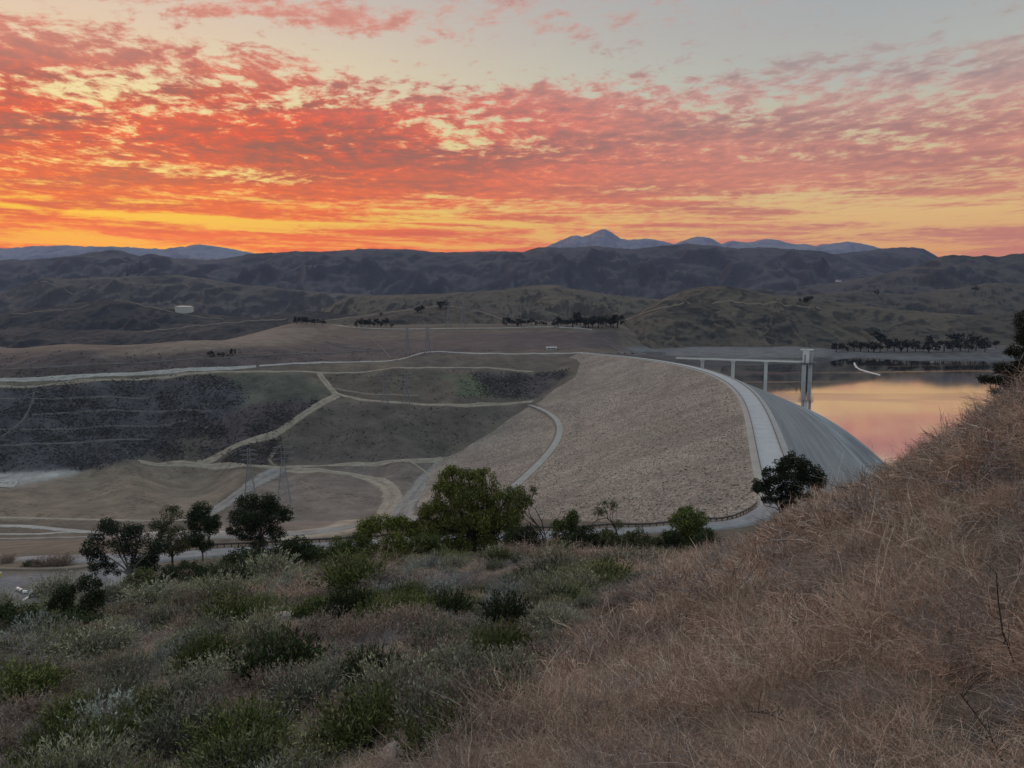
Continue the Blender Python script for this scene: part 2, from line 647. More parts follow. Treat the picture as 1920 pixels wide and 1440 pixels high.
# smooth face under the middle track, and the bench above it
for px, py, y in [(520, 860, 668), (600, 868, 664), (700, 866, 664), (790, 862, 664), (600, 800, 705), (700, 800, 704), (850, 795, 712), (620, 752, 748), (700, 752, 752), (800, 760, 752), (900, 760, 760),
                  (630, 738, 772), (700, 742, 778), (800, 748, 784), (950, 748, 796), (600, 702, 818), (740, 700, 835), (860, 708, 826), (940, 700, 850), (940, 740, 806),
                  (480, 690, 806), (600, 683, 850), (740, 679, 896), (860, 690, 875), (1000, 690, 880), (1070, 672, 905), (900, 664, 930), (800, 660.5, 950), (1000, 662, 940), (1110, 661, 945),
                  (740, 668, 960), (640, 664, 980)]:
    cd(px, py, y)
# rising ground beyond
for px, py, y in [(-350, 660, 1000), (0, 658, 1000), (200, 652, 1020), (420, 640, 1080), (560, 612, 1200), (700, 655, 1010), (700, 635, 1150), (660, 616, 1290), (850, 616, 1300), (1030, 613, 1330),
                  (850, 640, 1130), (1000, 650, 1040), (1030, 640, 1120), (560, 605, 1260), (1160, 620, 1330), (1160, 648, 1180), (1000, 656.5, 990),
                  (-350, 650, 1500), (0, 660, 1450), (300, 655, 1450), (500, 630, 1500), (700, 610, 1480), (900, 608, 1500), (1100, 606, 1500),
                  (-350, 640, 1750), (0, 650, 1750), (300, 650, 1750), (500, 630, 1750), (700, 612, 1750), (900, 606, 1750), (1100, 606, 1750), (1300, 618, 1750), (1600, 636, 1750), (1900, 640, 1750), (2300, 640, 1750)]:
    cd(px, py, y)
# the far bank of the lake and the land by the bridge
for px, py, z in [(1560, 679.5, -24), (1700, 679.5, -24), (1850, 679.5, -24), (2000, 679.5, -24), (2300, 679.5, -24), (1470, 684, -24), (1420, 690, -24), (1360, 691, -24)]:
    cz(px, py, z)
for px, py, y in [(1560, 668, 1150), (1700, 668, 1150), (1850, 667, 1150), (2000, 667, 1150), (2300, 667, 1150), (1560, 658, 1260), (1700, 655, 1260), (1850, 653, 1260), (2100, 650, 1260),
                  (1700, 645, 1450), (1900, 640, 1450), (1500, 640, 1450), (1300, 642, 1450),
                  (1180, 663, 990), (1240, 668, 970), (1290, 672, 950), (1250, 682, 900), (1310, 690, 880), (1200, 667, 930),
                  (1180, 652.5, 1260), (1300, 652, 1270), (1450, 653, 1260), (1540, 657, 1240), (1160, 661, 1120), (1300, 666, 1120), (1440, 668, 1110), (1540, 669, 1110)]:
    cd(px, py, y)
# lake bed
for x, y, z in [(330, 420, -42), (320, 560, -46), (330, 700, -46), (480, 480, -48), (600, 600, -48), (620, 800, -48), (450, 850, -48), (820, 820, -46), (480, 960, -40), (650, 1010, -36), (300, 800, -44),
                (250, 800, -38), (260, 860, -32), (420, 330, -30), (900, 950, -40), (700, 500, -40), (330, 290, -12)]:
    cw(x, y, z)
C = np.array(C)


def tps_coords(x, y):
    return np.stack([x / y * 2.4, np.log(y)], -1)


PT = tps_coords(C[:, 0], C[:, 1])
EV = (C[:, 2] - CAM_Z) / C[:, 1]


def tps_k(d2):
    return 0.5 * d2 * np.log(d2 + 1e-12)


def tps_solve(P, v, lam):
    n = len(P)
    K = tps_k(((P[:, None] - P[None]) ** 2).sum(-1)) + lam * np.eye(n)
    A = np.zeros((n + 3, n + 3))
    A[:n, :n] = K
    A[:n, n], A[:n, n + 1:] = 1, P
    A[n, :n], A[n + 1:, :n] = 1, P.T
    return np.linalg.solve(A, np.concatenate([v, [0, 0, 0]]))


TW = tps_solve(PT, EV, 2e-4)


def tps_eval(Q):
    out = np.empty(len(Q))
    for i in range(0, len(Q), 40000):
        q = Q[i:i + 40000]
        out[i:i + 40000] = tps_k(((q[:, None] - PT[None]) ** 2).sum(-1)) @ TW[:len(PT)] + TW[len(PT)] + q @ TW[len(PT) + 1:]
    return out


UE = 1.36
NU = 780
UG = np.linspace(-UE, UE, NU)
YG = np.concatenate([np.geomspace(1.5, 110, 190, endpoint=False), np.geomspace(110, 600, 150, endpoint=False), np.geomspace(600, 1750, 190)])
LG = np.log(YG)
NY = len(YG)
# the smooth surface is solved on a coarser grid, then refined
cu, cl = np.linspace(-1.0, 1.0, 156), np.linspace(LG[0], LG[-1], 300)
cuu, cll = np.meshgrid(cu, cl)
ce = tps_eval(np.stack([cuu.ravel() * 2.4, cll.ravel()], -1)).reshape(cuu.shape)


def bilin(G, a0, a1, b0, b1, a, b):
    nb, na = G.shape
    fa = np.clip((a - a0) / (a1 - a0) * (na - 1), 0, na - 1.001)
    fb = np.clip((b - b0) / (b1 - b0) * (nb - 1), 0, nb - 1.001)
    ia, ib = fa.astype(int), fb.astype(int)
    ta, tb = fa - ia, fb - ib
    return (G[ib, ia] * (1 - ta) + G[ib, ia + 1] * ta) * (1 - tb) + (G[ib + 1, ia] * (1 - ta) + G[ib + 1, ia + 1] * ta) * tb


UU, LL = np.meshgrid(UG, LG)
EE = bilin(ce, -1.0, 1.0, LG[0], LG[-1], UU, LL)
YY = np.exp(LL)
XX = UU * YY
ZZ = CAM_Z + EE * YY
PXg, PYg = project(np.stack([XX, YY, ZZ], -1))


def in_poly(px, py, poly):
    inside = np.zeros(px.shape, bool)
    n = len(poly)
    for i in range(n):
        x0, y0 = poly[i]
        x1, y1 = poly[(i + 1) % n]
        c = ((y0 > py) != (y1 > py)) & (px < (x1 - x0) * (py - y0) / (y1 - y0 + 1e-12) + x0)
        inside ^= c
    return inside


# relief: lumps on the hillside near by, gullies on the scrub slopes, small swells in the valley
near = smooth01(100, 60, YY)
ZZ += near * (fbm(XX / 3.1, YY / 3.1, 4, 3) * (0.22 + 0.30 * smooth01(0.05, .35, XX / YY)) * smooth01(4, 14, YY) + fbm(XX / 11.0, YY / 11.0, 3, 5) * 0.45 * smooth01(12, 40, YY))
far_ = smooth01(560, 680, YY)
rough_w = far_ * smooth01(-83, -72, ZZ)
gul = ridged(XX / 60.0 + 0.2 * fbm(XX / 90, YY / 90, 3, 8), YY / 110.0, 4, 21)
ZZ += rough_w * ((gul - 0.5) * 3.0 + fbm(XX / 25, YY / 25, 4, 31) * 1.2) * smooth01(1300, 700, YY) * (ZZ > -22.0)
ZZ += rough_w * ((gul - 0.5) * 1.2 + fbm(XX / 18, YY / 18, 4, 41) * 0.8) * (ZZ <= -22.0) * (XX < 60)
mid = smooth01(280, 420, YY) * smooth01(-60, -75, ZZ)
ZZ += mid * fbm(XX / 30, YY / 30, 4, 51) * 0.7


def ground_z(x, y):
    x, y = np.asarray(x, float), np.asarray(y, float)
    u = x / y
    fu = np.clip((u - UG[0]) / (UG[1] - UG[0]), 0, NU - 1.001)
    l = np.log(np.clip(y, YG[0], YG[-1]))
    ib = np.clip(np.searchsorted(LG, l, side='right') - 1, 0, NY - 2)
    tb = (l - LG[ib]) / (LG[ib + 1] - LG[ib])
    ia = fu.astype(int)
    ta = fu - ia
    return (ZZ[ib, ia] * (1 - ta) + ZZ[ib, ia + 1] * ta) * (1 - tb) + (ZZ[ib + 1, ia] * (1 - ta) + ZZ[ib + 1, ia + 1] * ta) * tb


def hit_ground(px, py, ymin=1.5, ymax=1750.0):
    """first ground point seen through a pixel, no nearer than ymin"""
    u, e = ray(px, py)
    ys = np.exp(np.linspace(math.log(ymin), math.log(ymax), 2400))
    g = CAM_Z + e * ys - ground_z(u * ys, ys)
    neg = g < 0
    k = int(np.argmax(neg)) if neg.any() else len(ys) - 1
    if neg.any() and k > 0:
        t = g[k - 1] / (g[k - 1] - g[k])
        y = ys[k - 1] + (ys[k] - ys[k - 1]) * t
    else:
        y = ys[k]
    return np.array([u * y, y, float(ground_z(u * y, y))])


# ---- land cover of the ground (colour of the thing itself: soil, dry grass, scrub)
cover = np.zeros(XX.shape + (3,))
cover[:] = (0.105, 0.088, 0.070)                       # general dry grass and soil
wob = 6.0 * fbm(XX / 40, YY / 40, 4, 71)
WX, WY = PXg + wob, PYg + wob * 0.35


def paint(poly, col, soft=None):
    cover[in_poly(WX, WY, poly) & (YY > 130)] = col


paint([(-900, 700), (-900, 600), (2400, 600), (2400, 665), (1150, 660), (800, 668), (470, 694), (0, 722)], (0.098, 0.080, 0.068))
paint([(-900, 712), (-900, 668), (0, 660), (300, 655), (560, 648), (760, 636), (1000, 622), (1160, 622), (1160, 652), (900, 660), (740, 676), (480, 688), (0, 710)], (0.072, 0.058, 0.058))
paint([(160, 668), (330, 640), (540, 615), (640, 612), (560, 640), (420, 655), (300, 668)], (0.125, 0.105, 0.088))
paint([(640, 622), (1160, 618), (1160, 590), (640, 590)], (0.080, 0.070, 0.058))
paint([(-900, 740), (-900, 718), (0, 712), (350, 695), (480, 692), (480, 702), (300, 706), (150, 716), (0, 728)], (0.115, 0.105, 0.078))
paint([(-900, 900), (-900, 732), (0, 728), (150, 716), (390, 704), (440, 712), (470, 745), (420, 800), (360, 815), (300, 850), (160, 882), (0, 888)], (0.060, 0.058, 0.064))
paint([(430, 705), (560, 700), (620, 735), (560, 760), (470, 800), (380, 830), (420, 790), (460, 750)], (0.078, 0.080, 0.064))
paint([(390, 800), (470, 758), (590, 748), (600, 752), (540, 795), (480, 830), (380, 866), (280, 866), (300, 840)], (0.066, 0.054, 0.056))
paint([(280, 860), (340, 825), (400, 815), (380, 866)], (0.105, 0.088, 0.076))
paint([(600, 702), (740, 690), (1000, 694), (1080, 690), (1000, 750), (800, 756), (640, 742)], (0.090, 0.076, 0.062))
paint([(880, 700), (1020, 700), (1075, 690), (1040, 722), (1005, 748), (900, 745)], (0.060, 0.050, 0.052))
paint([(800, 700), (900, 698), (900, 712), (930, 745), (860, 745), (850, 715)], (0.078, 0.086, 0.056))
paint([(740, 690), (800, 662), (1110, 662), (1100, 680), (1000, 700), (860, 700)], (0.098, 0.082, 0.070))
paint([(520, 866), (545, 800), (620, 752), (800, 762), (1000, 758), (900, 815), (830, 862), (700, 872)], (0.092, 0.078, 0.068))
paint([(395, 872), (480, 830), (525, 822), (535, 868), (470, 876)], (0.060, 0.046, 0.044))
paint([(-900, 975), (-900, 930), (0, 915), (150, 885), (270, 868), (470, 882), (400, 945), (330, 975)], (0.170, 0.136, 0.104))
paint([(400, 1000), (440, 930), (540, 885), (700, 895), (745, 925), (700, 965), (560, 1000)], (0.150, 0.124, 0.108))
paint([(560, 880), (800, 868), (830, 860), (790, 930), (745, 960), (750, 920), (700, 895)], (0.135, 0.112, 0.098))
paint([(-900, 1045), (-900, 1008), (0, 1012), (170, 1012), (170, 1035), (0, 1043)], (0.120, 0.100, 0.080))
paint([(-900, 1130), (-900, 1072), (0, 1076), (140, 1078), (200, 1060), (260, 1060), (215, 1130), (0, 1130)], (0.150, 0.150, 0.160))
paint([(-900, 910), (-900, 884), (0, 888), (160, 880), (140, 890), (60, 905), (0, 914)], (0.30, 0.29, 0.28))
bank = (ZZ > -18.0) & (ZZ < -11) & (PXg > 1120) & (YY > 1040) & (PYg < 690) & (PYg > 650)
mud = (ZZ > -27) & (ZZ <= -18.0) & (PXg > 1120) & (YY > 940)
cover[mud] = (0.058, 0.057, 0.056)
cover[bank & (PXg < 1580)] = (0.118, 0.119, 0.123)
cover[bank & (PXg >= 1580)] = (0.085, 0.08, 0.08)
cover[(ZZ < -18.5) & (ZZ > -27) & (PXg >= 1560) & (YY > 1000)] = (0.10, 0.102, 0.107)
cover[(ZZ < -21.8) & (ZZ > -27) & (PXg >= 1560) & (YY > 1000)] = (0.07, 0.07, 0.072)
paint([(1130, 669), (1140, 661), (1300, 668), (1420, 682), (1400, 695), (1290, 690)], (0.060, 0.058, 0.060))
n_c = fbm(XX / 14, YY / 14, 5, 81)[..., None]
cover *= 1.2
cover *= 1 + 0.34 * n_c * smooth01(100, 250, YY)[..., None]
near_soil = np.array([0.10, 0.083, 0.068])
wn = smooth01(175, 140, YY)[..., None]
wn = wn * (1 - in_poly(PXg, PYg, [(-900, 1128), (-900, 1040), (240, 1040), (300, 1080), (225, 1128)])[..., None])
cover = cover * (1 - wn) + near_soil * wn

# smooth the cover a little so borders run soft
for _ in range(2):
    c2 = cover.copy()
    c2[1:-1, 1:-1] = (cover[1:-1, 1:-1] * 2 + cover[:-2, 1:-1] + cover[2:, 1:-1] + cover[1:-1, :-2] + cover[1:-1, 2:]) / 6
    cover = c2


def grid_faces(nr, nc):
    a = (np.arange(nr - 1)[:, None] * nc + np.arange(nc - 1)[None]).ravel()
    return np.stack([a, a + 1, a + nc + 1, a + nc], -1)


def ground_mat():
    m, t, b = new_mat("ground")
    p = pos(t)
    col = attr_col(t, "cover")
    n1 = noise(t, scaled(t, p, (1, 1, 1.6)), 0.06, 7.0, 0.65, 0.2)
    n2 = noise(t, p, 0.5, 5.0, 0.65)
    f = (n1 * 0.6 + n2 * 0.4).step(0.28, 0.72)
    dark = mixc(t, 1.0, col, (0.62, 0.62, 0.64), 'MULTIPLY')
    lite = mixc(t, 1.0, col, (1.42, 1.40, 1.34), 'MULTIPLY')
    c = mixc(t, f, dark, lite)
    # bushes as speckles of their own darker colour
    sp = voronoi(t, p, 0.20).step(0.46, 0.16) * noise(t, p, 0.02, 4.0).step(0.44, 0.62)
    c = mixc(t, sp * 0.55, c, (0.028, 0.029, 0.026))
    lt = noise(t, scaled(t, p, (0.3, 1.0, 1.0)), 0.09, 6.0, 0.7).step(0.60, 0.74)
    c = mixc(t, lt * 0.30, c, (0.23, 0.195, 0.155))
    set_in(t, b, 'Base Color', c)
    bump(t, b, noise(t, p, 0.35, 8.0, 0.7), 0.8, 0.8)
    return m


def add_ground():
    V = np.stack([XX, YY, ZZ], -1).reshape(-1, 3)
    me = np_mesh("ground", V, grid_faces(NY, NU), [ground_mat()], True)
    a = me.color_attributes.new("cover", 'FLOAT_COLOR', 'POINT')
    a.data.foreach_set('color', np.concatenate([cover.reshape(-1, 3), np.ones((len(V), 1))], 1).astype(np.float32).ravel())
    o = link(bpy.data.objects.new("ground", me))
    tag(o, kind='structure')
    # the same hillside beside and behind the camera
    xs, ys = np.linspace(-110, 110, 111), np.linspace(-120, 64, 116)
    gx, gy = np.meshgrid(xs, ys)
    gz = 55.2 + 0.20 * np.clip(gx, -10, 40) + 0.02 * (1.5 - gy) + fbm(gx / 9, gy / 9, 4, 4) * 0.5 * smooth01(0, -8, gy)
    gz = np.where(gx < -10, 53.2 + (gx + 10) * 0.28, gz)
    fy = np.maximum(gy, 1.5)
    edge = ground_z(np.clip(gx, -UE * .995 * fy, UE * .995 * fy), fy)
    gz = gz + (edge - gz) * smooth01(-14, 1.5, gy) * smooth01(60, 5, np.abs(gx) - UE * fy) - 0.25
    gz = np.where((np.abs(gx) < UE * fy - 4.5) & (gy > 0.5), gz - 2.5, gz)
    gz = np.where((np.abs(gx) < 2.4) & (gy > -0.4) & (gy < 2.5), gz - .3, gz)
    me2 = np_mesh("hillside", np.stack([gx, gy, gz], -1).reshape(-1, 3), grid_faces(116, 111), [plain("hillside_soil", (0.09, 0.072, 0.058), 0.4, 0.8)], True)
    tag(link(bpy.data.objects.new("hillside", me2)), kind='structure')


add_ground()


N_STRIP = 0


def strip(px_pts, width, name, mat, lift=0.25, ymin=130.0, step=3.0, surf=None, pts=None, jitter=0.06, edge_w=0.0):
    """a track or road laid over the ground along points read off the photograph"""
    global N_STRIP
    N_STRIP += 1
    lift = lift + 0.035 * (N_STRIP % 9)
    if pts is None:
        q = np.array(px_pts, float)
        dd = np.concatenate([[0], np.cumsum(np.hypot(*np.diff(q, axis=0).T))])
        Q = np.vstack([2 * q[0] - q[1], q, 2 * q[-1] - q[-2]])
        px_pts = []
        for i in range(1, len(Q) - 2):
            n = max(1, int(np.hypot(*(Q[i + 1] - Q[i])) / 14))
            for k in range(n):
                s = k / n
                px_pts.append(0.5 * ((2 * Q[i]) + (-Q[i - 1] + Q[i + 1]) * s + (2 * Q[i - 1] - 5 * Q[i] + 4 * Q[i + 1] - Q[i + 2]) * s * s + (-Q[i - 1] + 3 * Q[i] - 3 * Q[i + 1] + Q[i + 2]) * s ** 3))
        px_pts.append(q[-1])
        pts = np.array([hit_ground(px, py, ymin) for px, py in px_pts])
        for _ in range(2):
            pts[1:-1] = (pts[:-2] + 2 * pts[1:-1] + pts[2:]) / 4
    P = np.asarray(pts)[:, :2]
    # Catmull-Rom
    out = []
    Q = np.vstack([2 * P[0] - P[1], P, 2 * P[-1] - P[-2]])
    for i in range(1, len(Q) - 2):
        n = max(2, int(np.hypot(*(Q[i + 1] - Q[i])) / step))
        for k in range(n):
            s = k / n
            out.append(0.5 * ((2 * Q[i]) + (-Q[i - 1] + Q[i + 1]) * s + (2 * Q[i - 1] - 5 * Q[i] + 4 * Q[i + 1] - Q[i + 2]) * s * s + (-Q[i - 1] + 3 * Q[i] - 3 * Q[i + 1] + Q[i + 2]) * s ** 3))
    out.append(P[-1])
    L = np.array(out)
    T = np.gradient(L, axis=0)
    T /= np.linalg.norm(T, axis=1)[:, None] + 1e-9
    N = np.stack([-T[:, 1], T[:, 0]], 1)
    k = np.arange(len(L))
    w = width * (1 + jitter * 2 * fbm(k * step / 9.0, k * 0 + width, 3, 13)) if np.isscalar(width) else np.interp(np.linspace(0, 1, len(L)), np.linspace(0, 1, len(width)), width)
    cols = []
    offs = np.linspace(-0.5, 0.5, 7)
    for j, o in enumerate(offs):
        q = L + N * (o * w)[:, None] if not np.isscalar(w) else L + N * o * w
        z = (surf or ground_z)(q[:, 0], q[:, 1])
        zl = lift if 0 < j < 6 else -0.1
        cols.append(np.stack([q[:, 0], q[:, 1], z + zl], -1))
    V = np.stack(cols, 1).reshape(-1, 3)
    me = np_mesh(name, V, grid_faces(len(L), 7), [mat], True)
    ac = me.attributes.new("across", 'FLOAT_VECTOR', 'POINT')
    dat = np.zeros((len(L), 7, 3), np.float32)
    dat[..., 0] = offs[None] * 2
    dat[..., 1] = (np.arange(len(L)) * step)[:, None]
    ac.data.foreach_set('vector', dat.ravel())
    o = tag(link(bpy.data.objects.new(name, me)), kind='structure')
    return o, L, N


def dirt_mat(name, c1, c2, verge=(0.125, 0.105, 0.085), ruts=True):
    m, t, b = new_mat(name)
    p = pos(t)
    n = noise(t, p, 0.12, 8.0, 0.7, 0.2)
    n2 = noise(t, p, 0.9, 5.0, 0.65)
    c = mixc(t, (n * 0.65 + n2 * 0.35).step(0.32, 0.68), c1, c2)
    if ruts:
        at = t.nodes.new('ShaderNodeAttribute')
        at.attribute_name = "across"
        ax, al, _ = sep(t, S(t, at.outputs['Vector']))
        ab = ax.m('ABSOLUTE')
        wob = noise(t, p, 0.16, 5.0, 0.7)
        # crown and outer edge of the track grown over, wheel tracks bare
        mid_ = ab.step(0.30, 0.06) * wob.step(0.42, 0.60) * 0.55
        edge = (ab + (wob - 0.5) * 1.1).step(0.66, 0.98)
        c = mixc(t, mid_.max(edge * 0.85), c, verge)
        long_ = noise(t, comb(t, ax * 2.6, al * 0.02, 2.0), 1.6, 3.0, 0.6).step(0.48, 0.62)
        c = mixc(t, long_ * 0.35, c, tuple(x * 0.55 for x in c1))
    set_in(t, b, 'Base Color', c)
    bump(t, b, n2, 0.5, 0.3)
    return m


DIRT = dirt_mat("pale_dirt", (0.25, 0.205, 0.16), (0.40, 0.345, 0.275))
DIRT2 = dirt_mat("brown_dirt", (0.16, 0.13, 0.10), (0.27, 0.225, 0.175))
GRAVEL = dirt_mat("grey_gravel", (0.20, 0.188, 0.175), (0.32, 0.30, 0.28))
PALE = dirt_mat("pale_roadbed", (0.31, 0.295, 0.275), (0.47, 0.45, 0.42))
ASPHALT = dirt_mat("asphalt", (0.20, 0.205, 0.215), (0.29, 0.295, 0.305), (0.17, 0.155, 0.135))
BENCH = dirt_mat("bench_dirt", (0.095, 0.09, 0.09), (0.155, 0.148, 0.148))

PATHS = [
    # name, points, width, material
    ("road", [(-250, 722), (0, 713.5), (120, 708), (250, 700), (380, 693), (480, 687)], 7.0, PALE),
    ("path", [(-200, 728), (0, 726), (60, 725), (130, 717), (220, 712), (300, 708), (360, 702), (420, 697), (520, 697), (600, 698), (660, 699), (760, 690), (900, 690), (1000, 697)], 4.0, DIRT),
    ("road", [(486, 686), (600, 680), (690, 678), (745, 676), (770, 668), (800, 660), (830, 659.5), (900, 663), (1000, 663.5), (1060, 662), (1115, 663)], 5.0, PALE),
    ("path", [(598, 699), (606, 712), (618, 728), (630, 740)], 8.0, DIRT),
    ("path", [(632, 742), (600, 760), (560, 784), (525, 808), (500, 818), (450, 835), (415, 851), (385, 867), (370, 869)], 7.5, DIRT),
    ("path", [(630, 738), (660, 745), (690, 752), (740, 755), (800, 758), (850, 762), (920, 758), (1000, 753)], 5.0, DIRT),
    ("path", [(622, 727), (650, 733), (700, 740), (740, 742), (785, 742)], 3.5, DIRT2),
    ("path", [(260, 866), (300, 869), (370, 872), (430, 874), (520, 876), (600, 874), (700, 869), (790, 864), (830, 860)], 7.0, DIRT),
    ("path", [(515, 818), (528, 825), (530, 832), (512, 846), (490, 860), (512, 868), (520, 875)], 3.0, DIRT2),
    ("path", [(545, 880), (600, 884), (660, 889), (700, 898), (735, 915), (745, 935), (720, 960), (680, 980), (640, 992), (580, 1002), (520, 1006)], 14.0, DIRT),
    ("path", [(525, 880), (480, 905), (430, 938), (395, 960), (360, 972)], 13.0, GRAVEL),
    ("path", [(-250, 970), (0, 971), (100, 973), (190, 975), (300, 977), (360, 974)], 4.5, DIRT),
    ("path", [(-250, 983), (0, 986), (60, 988), (100, 992), (170, 998), (260, 1003), (350, 1000), (450, 1003)], 6.0, PALE),
    ("path", [(-250, 1003), (0, 1002), (80, 1002), (120, 998), (170, 999)], 4.5, PALE),
    ("path", [(-250, 1009), (0, 1011), (60, 1010), (130, 1008), (260, 1006), (400, 1006), (540, 1004), (620, 995), (680, 985)], 7.0, GRAVEL),
    ("path", [(0, 905), (25, 898), (35, 905), (8, 915)], 7.0, PALE),
]
for nm, pl, w, m in PATHS:
    strip(pl, w * 1.25, nm, m, 0.28)
# benches cut across the scrub slope on the left
for pl in ([(0, 837), (90, 833), (190, 828), (280, 824)], [(-200, 812), (0, 806), (60, 806), (150, 803), (250, 799), (330, 795), (370, 792), (390, 803)],
           [(60, 778), (150, 773), (250, 770), (330, 771), (400, 771)], [(60, 748), (120, 747), (200, 746), (280, 746)],
           [(64, 735), (62, 755), (55, 775), (40, 795), (15, 812), (0, 822)], [(-200, 752), (0, 750), (30, 749)],
           [(-200, 775), (0, 778)], [(0, 694), (150, 686), (300, 678), (440, 670), (560, 664), (740, 657)], [(680, 622), (700, 640), (720, 655), (735, 672)],
           [(610, 640), (640, 650), (690, 655)]):
    strip(pl, 2.6, "path", BENCH, 0.5, jitter=0.3)
strip([(560, 604), (600, 606), (640, 612), (700, 616), (760, 617), (850, 616), (950, 615), (1030, 613), (1110, 618)], 8.0, "road", PALE, 0.6)
# wide gravel at the toe of the dam
strip([(832, 858), (815, 880), (795, 905), (775, 930), (752, 955), (725, 985)], [14, 17, 18, 20, 22, 26], "path", GRAVEL, 0.35)
strip([(770, 866), (785, 876), (800, 884), (808, 892)], 5.0, "path", DIRT, 0.5)
# the paved road round the abutment
ROAD_PX = [(-200, 1060), (0, 1057), (90, 1051), (170, 1045), (260, 1043), (370, 1040), (480, 1036), (600, 1027), (720, 1019), (850, 1013), (1000, 1007), (1150, 1000), (1260, 993), (1350, 984), (1420, 969), (1452, 940), (1455, 905)]
rp = np.array([np.append(at_z(px, py, z)[:2], 0) for (px, py), z in zip(ROAD_PX, [-24, -17, -13, -9.5, -7.5, -6.3, -5.6, -4.8, -4.1, -3.4, -2.4, -1.3, -.6, 0, 0, 0, 0])])
road_o, ROAD_L, ROAD_N = strip(None, 8.5, "road", ASPHALT, 0.3, pts=rp, jitter=0.0, step=2.0)
strip([(215, 1062), (235, 1080), (228, 1100), (205, 1122)], 6.5, "road", ASPHALT, 0.3, step=2.0)
strip([(175, 1061), (100, 1068), (-120, 1068)], 2.5, "path", DIRT2, 0.3)


# ------------------------------------------------------------------ the dam
def dam_face_mat():
    m, t, b = new_mat("dam_rock_fill")
    p = pos(t)
    wp = noise(t, p, 0.35, 3.0, 0.6)
    sz = noise(t, p, 0.05, 4.0, 0.6).step(0.40, 0.60)
    n = t.nodes.new('ShaderNodeSeparateColor')
    t.links.new(voronoi(t, p, 2.0, out='Color').s, n.inputs[0])
    n2_ = t.nodes.new('ShaderNodeSeparateColor')
    t.links.new(voronoi(t, p, 1.05, out='Color').s, n2_.inputs[0])
    r = S(t, n.outputs[0]) * (1.0 - sz * 0.55) + S(t, n2_.outputs[0]) * (sz * 0.55)
    d = voronoi(t, p, 2.0)
    big = noise(t, p, 0.016, 7.0, 0.64, 0.5)
    mid_ = noise(t, p, 0.12, 6.0, 0.65)
    a = mixc(t, (big * 0.6 + mid_ * 0.4).step(0.38, 0.62), (0.235, 0.198, 0.168), (0.370, 0.312, 0.262))
    green = noise(t, p, 0.012, 5.0, 0.62).step(0.54, 0.70)
    a = mixc(t, green * 0.40, a, (0.255, 0.245, 0.165))
    scar = noise(t, scaled(t, p, (1.0, 1.0, 0.25)), 0.05, 6.0, 0.7).step(0.62, 0.74)
    a = mixc(t, scar * 0.35, a, (0.50, 0.45, 0.39))
    pale = mixc(t, 1.0, a, (1.38, 1.38, 1.38), 'MULTIPLY')
    dark = mixc(t, 1.0, a, (0.58, 0.56, 0.55), 'MULTIPLY')
    c = mixc(t, r.step(0.12, 0.9), dark, pale)
    c = mixc(t, d.step(0.55, 0.9) * 0.4, c, (0.12, 0.10, 0.085))
    set_in(t, b, 'Base Color', c)
    bump(t, b, d * -1.0 + r * 0.6, 0.8, 0.35)
    return m


def dam_up_mat():
    m, t, b = new_mat("wave_washed_rock")
    n = t.nodes.new('ShaderNodeAttribute')
    n.attribute_name = "along"
    s, o, _ = sep(t, S(t, n.outputs['Vector']))
    st = comb(t, s * 0.006, o * 0.30, 0.0)
    n1 = noise(t, st, 1.0, 7.0, 0.68, 0.15)
    p = pos(t)
    n2 = noise(t, p, 0.9, 5.0, 0.7)
    wet = o.step(22.0, 52.0)                       # towards the water: pale dried mud and blue-grey rock in bands
    c = mixc(t, n1.step(0.35, 0.65), (0.205, 0.214, 0.216), (0.285, 0.295, 0.298))
    lo = mixc(t, n1.step(0.38, 0.62), (0.13, 0.155, 0.175), (0.42, 0.445, 0.46))
    c = mixc(t, wet * 0.9, c, lo)
    c = mixc(t, o.step(64.0, 74.0) * 0.85, c, (0.07, 0.075, 0.075))
    c = mixc(t, n2.step(0.3, 0.7) * 0.35, c, (0.10, 0.10, 0.10))
    set_in(t, b, 'Base Color', c)
    bump(t, b, n2, 0.8, 0.4)
    return m


def dam_sheet(name, mat, parent, offs, zs, y0=CY0, y1=CY1, along=False, smooth=True):
    sel = (cyy >= y0) & (cyy <= y1)
    cols = []
    for o, z in zip(offs, zs):
        cols.append(np.stack([cxx[sel] + cnor[sel, 0] * o, cyy[sel] + cnor[sel, 1] * o, np.full(sel.sum(), z)], -1))
    V = np.stack(cols, 1)
    nr, nc = V.shape[:2]
    me = np_mesh(name, V.reshape(-1, 3), grid_faces(nr, nc), [mat], smooth)
    if along:
        a = me.attributes.new("along", 'FLOAT_VECTOR', 'POINT')
        dat = np.zeros((nr, nc, 3), np.float32)
        dat[..., 0] = cs[sel][:, None]
        dat[..., 1] = np.abs(np.array(offs))[None] - HALF
        a.data.foreach_set('vector', dat.ravel())
    return link(bpy.data.objects.new(name, me), parent)


CONC = plain("pale_concrete", (0.40, 0.395, 0.38), 0.15, 0.6)
CONC_L = plain("light_concrete", (0.50, 0.49, 0.46), 0.14, 0.5)
STEEL = plain("weathered_steel", (0.075, 0.06, 0.052), 0.3, 2.0, 0.6, 0.4)
STEEL_L = plain("dull_guardrail_steel", (0.075, 0.06, 0.055), 0.3, 2.0, 0.6, 0.4)
dam = empty("dam", (float(np.polyval(CREST, 550)), 550.0, -80.0))
tag(dam, "long curved earth dam with a tan rock-covered face and a road along its crest", "dam")
dam_inv = -np.array(dam.location)


def under_dam(o):
    o.location = tuple(dam_inv)
    return o


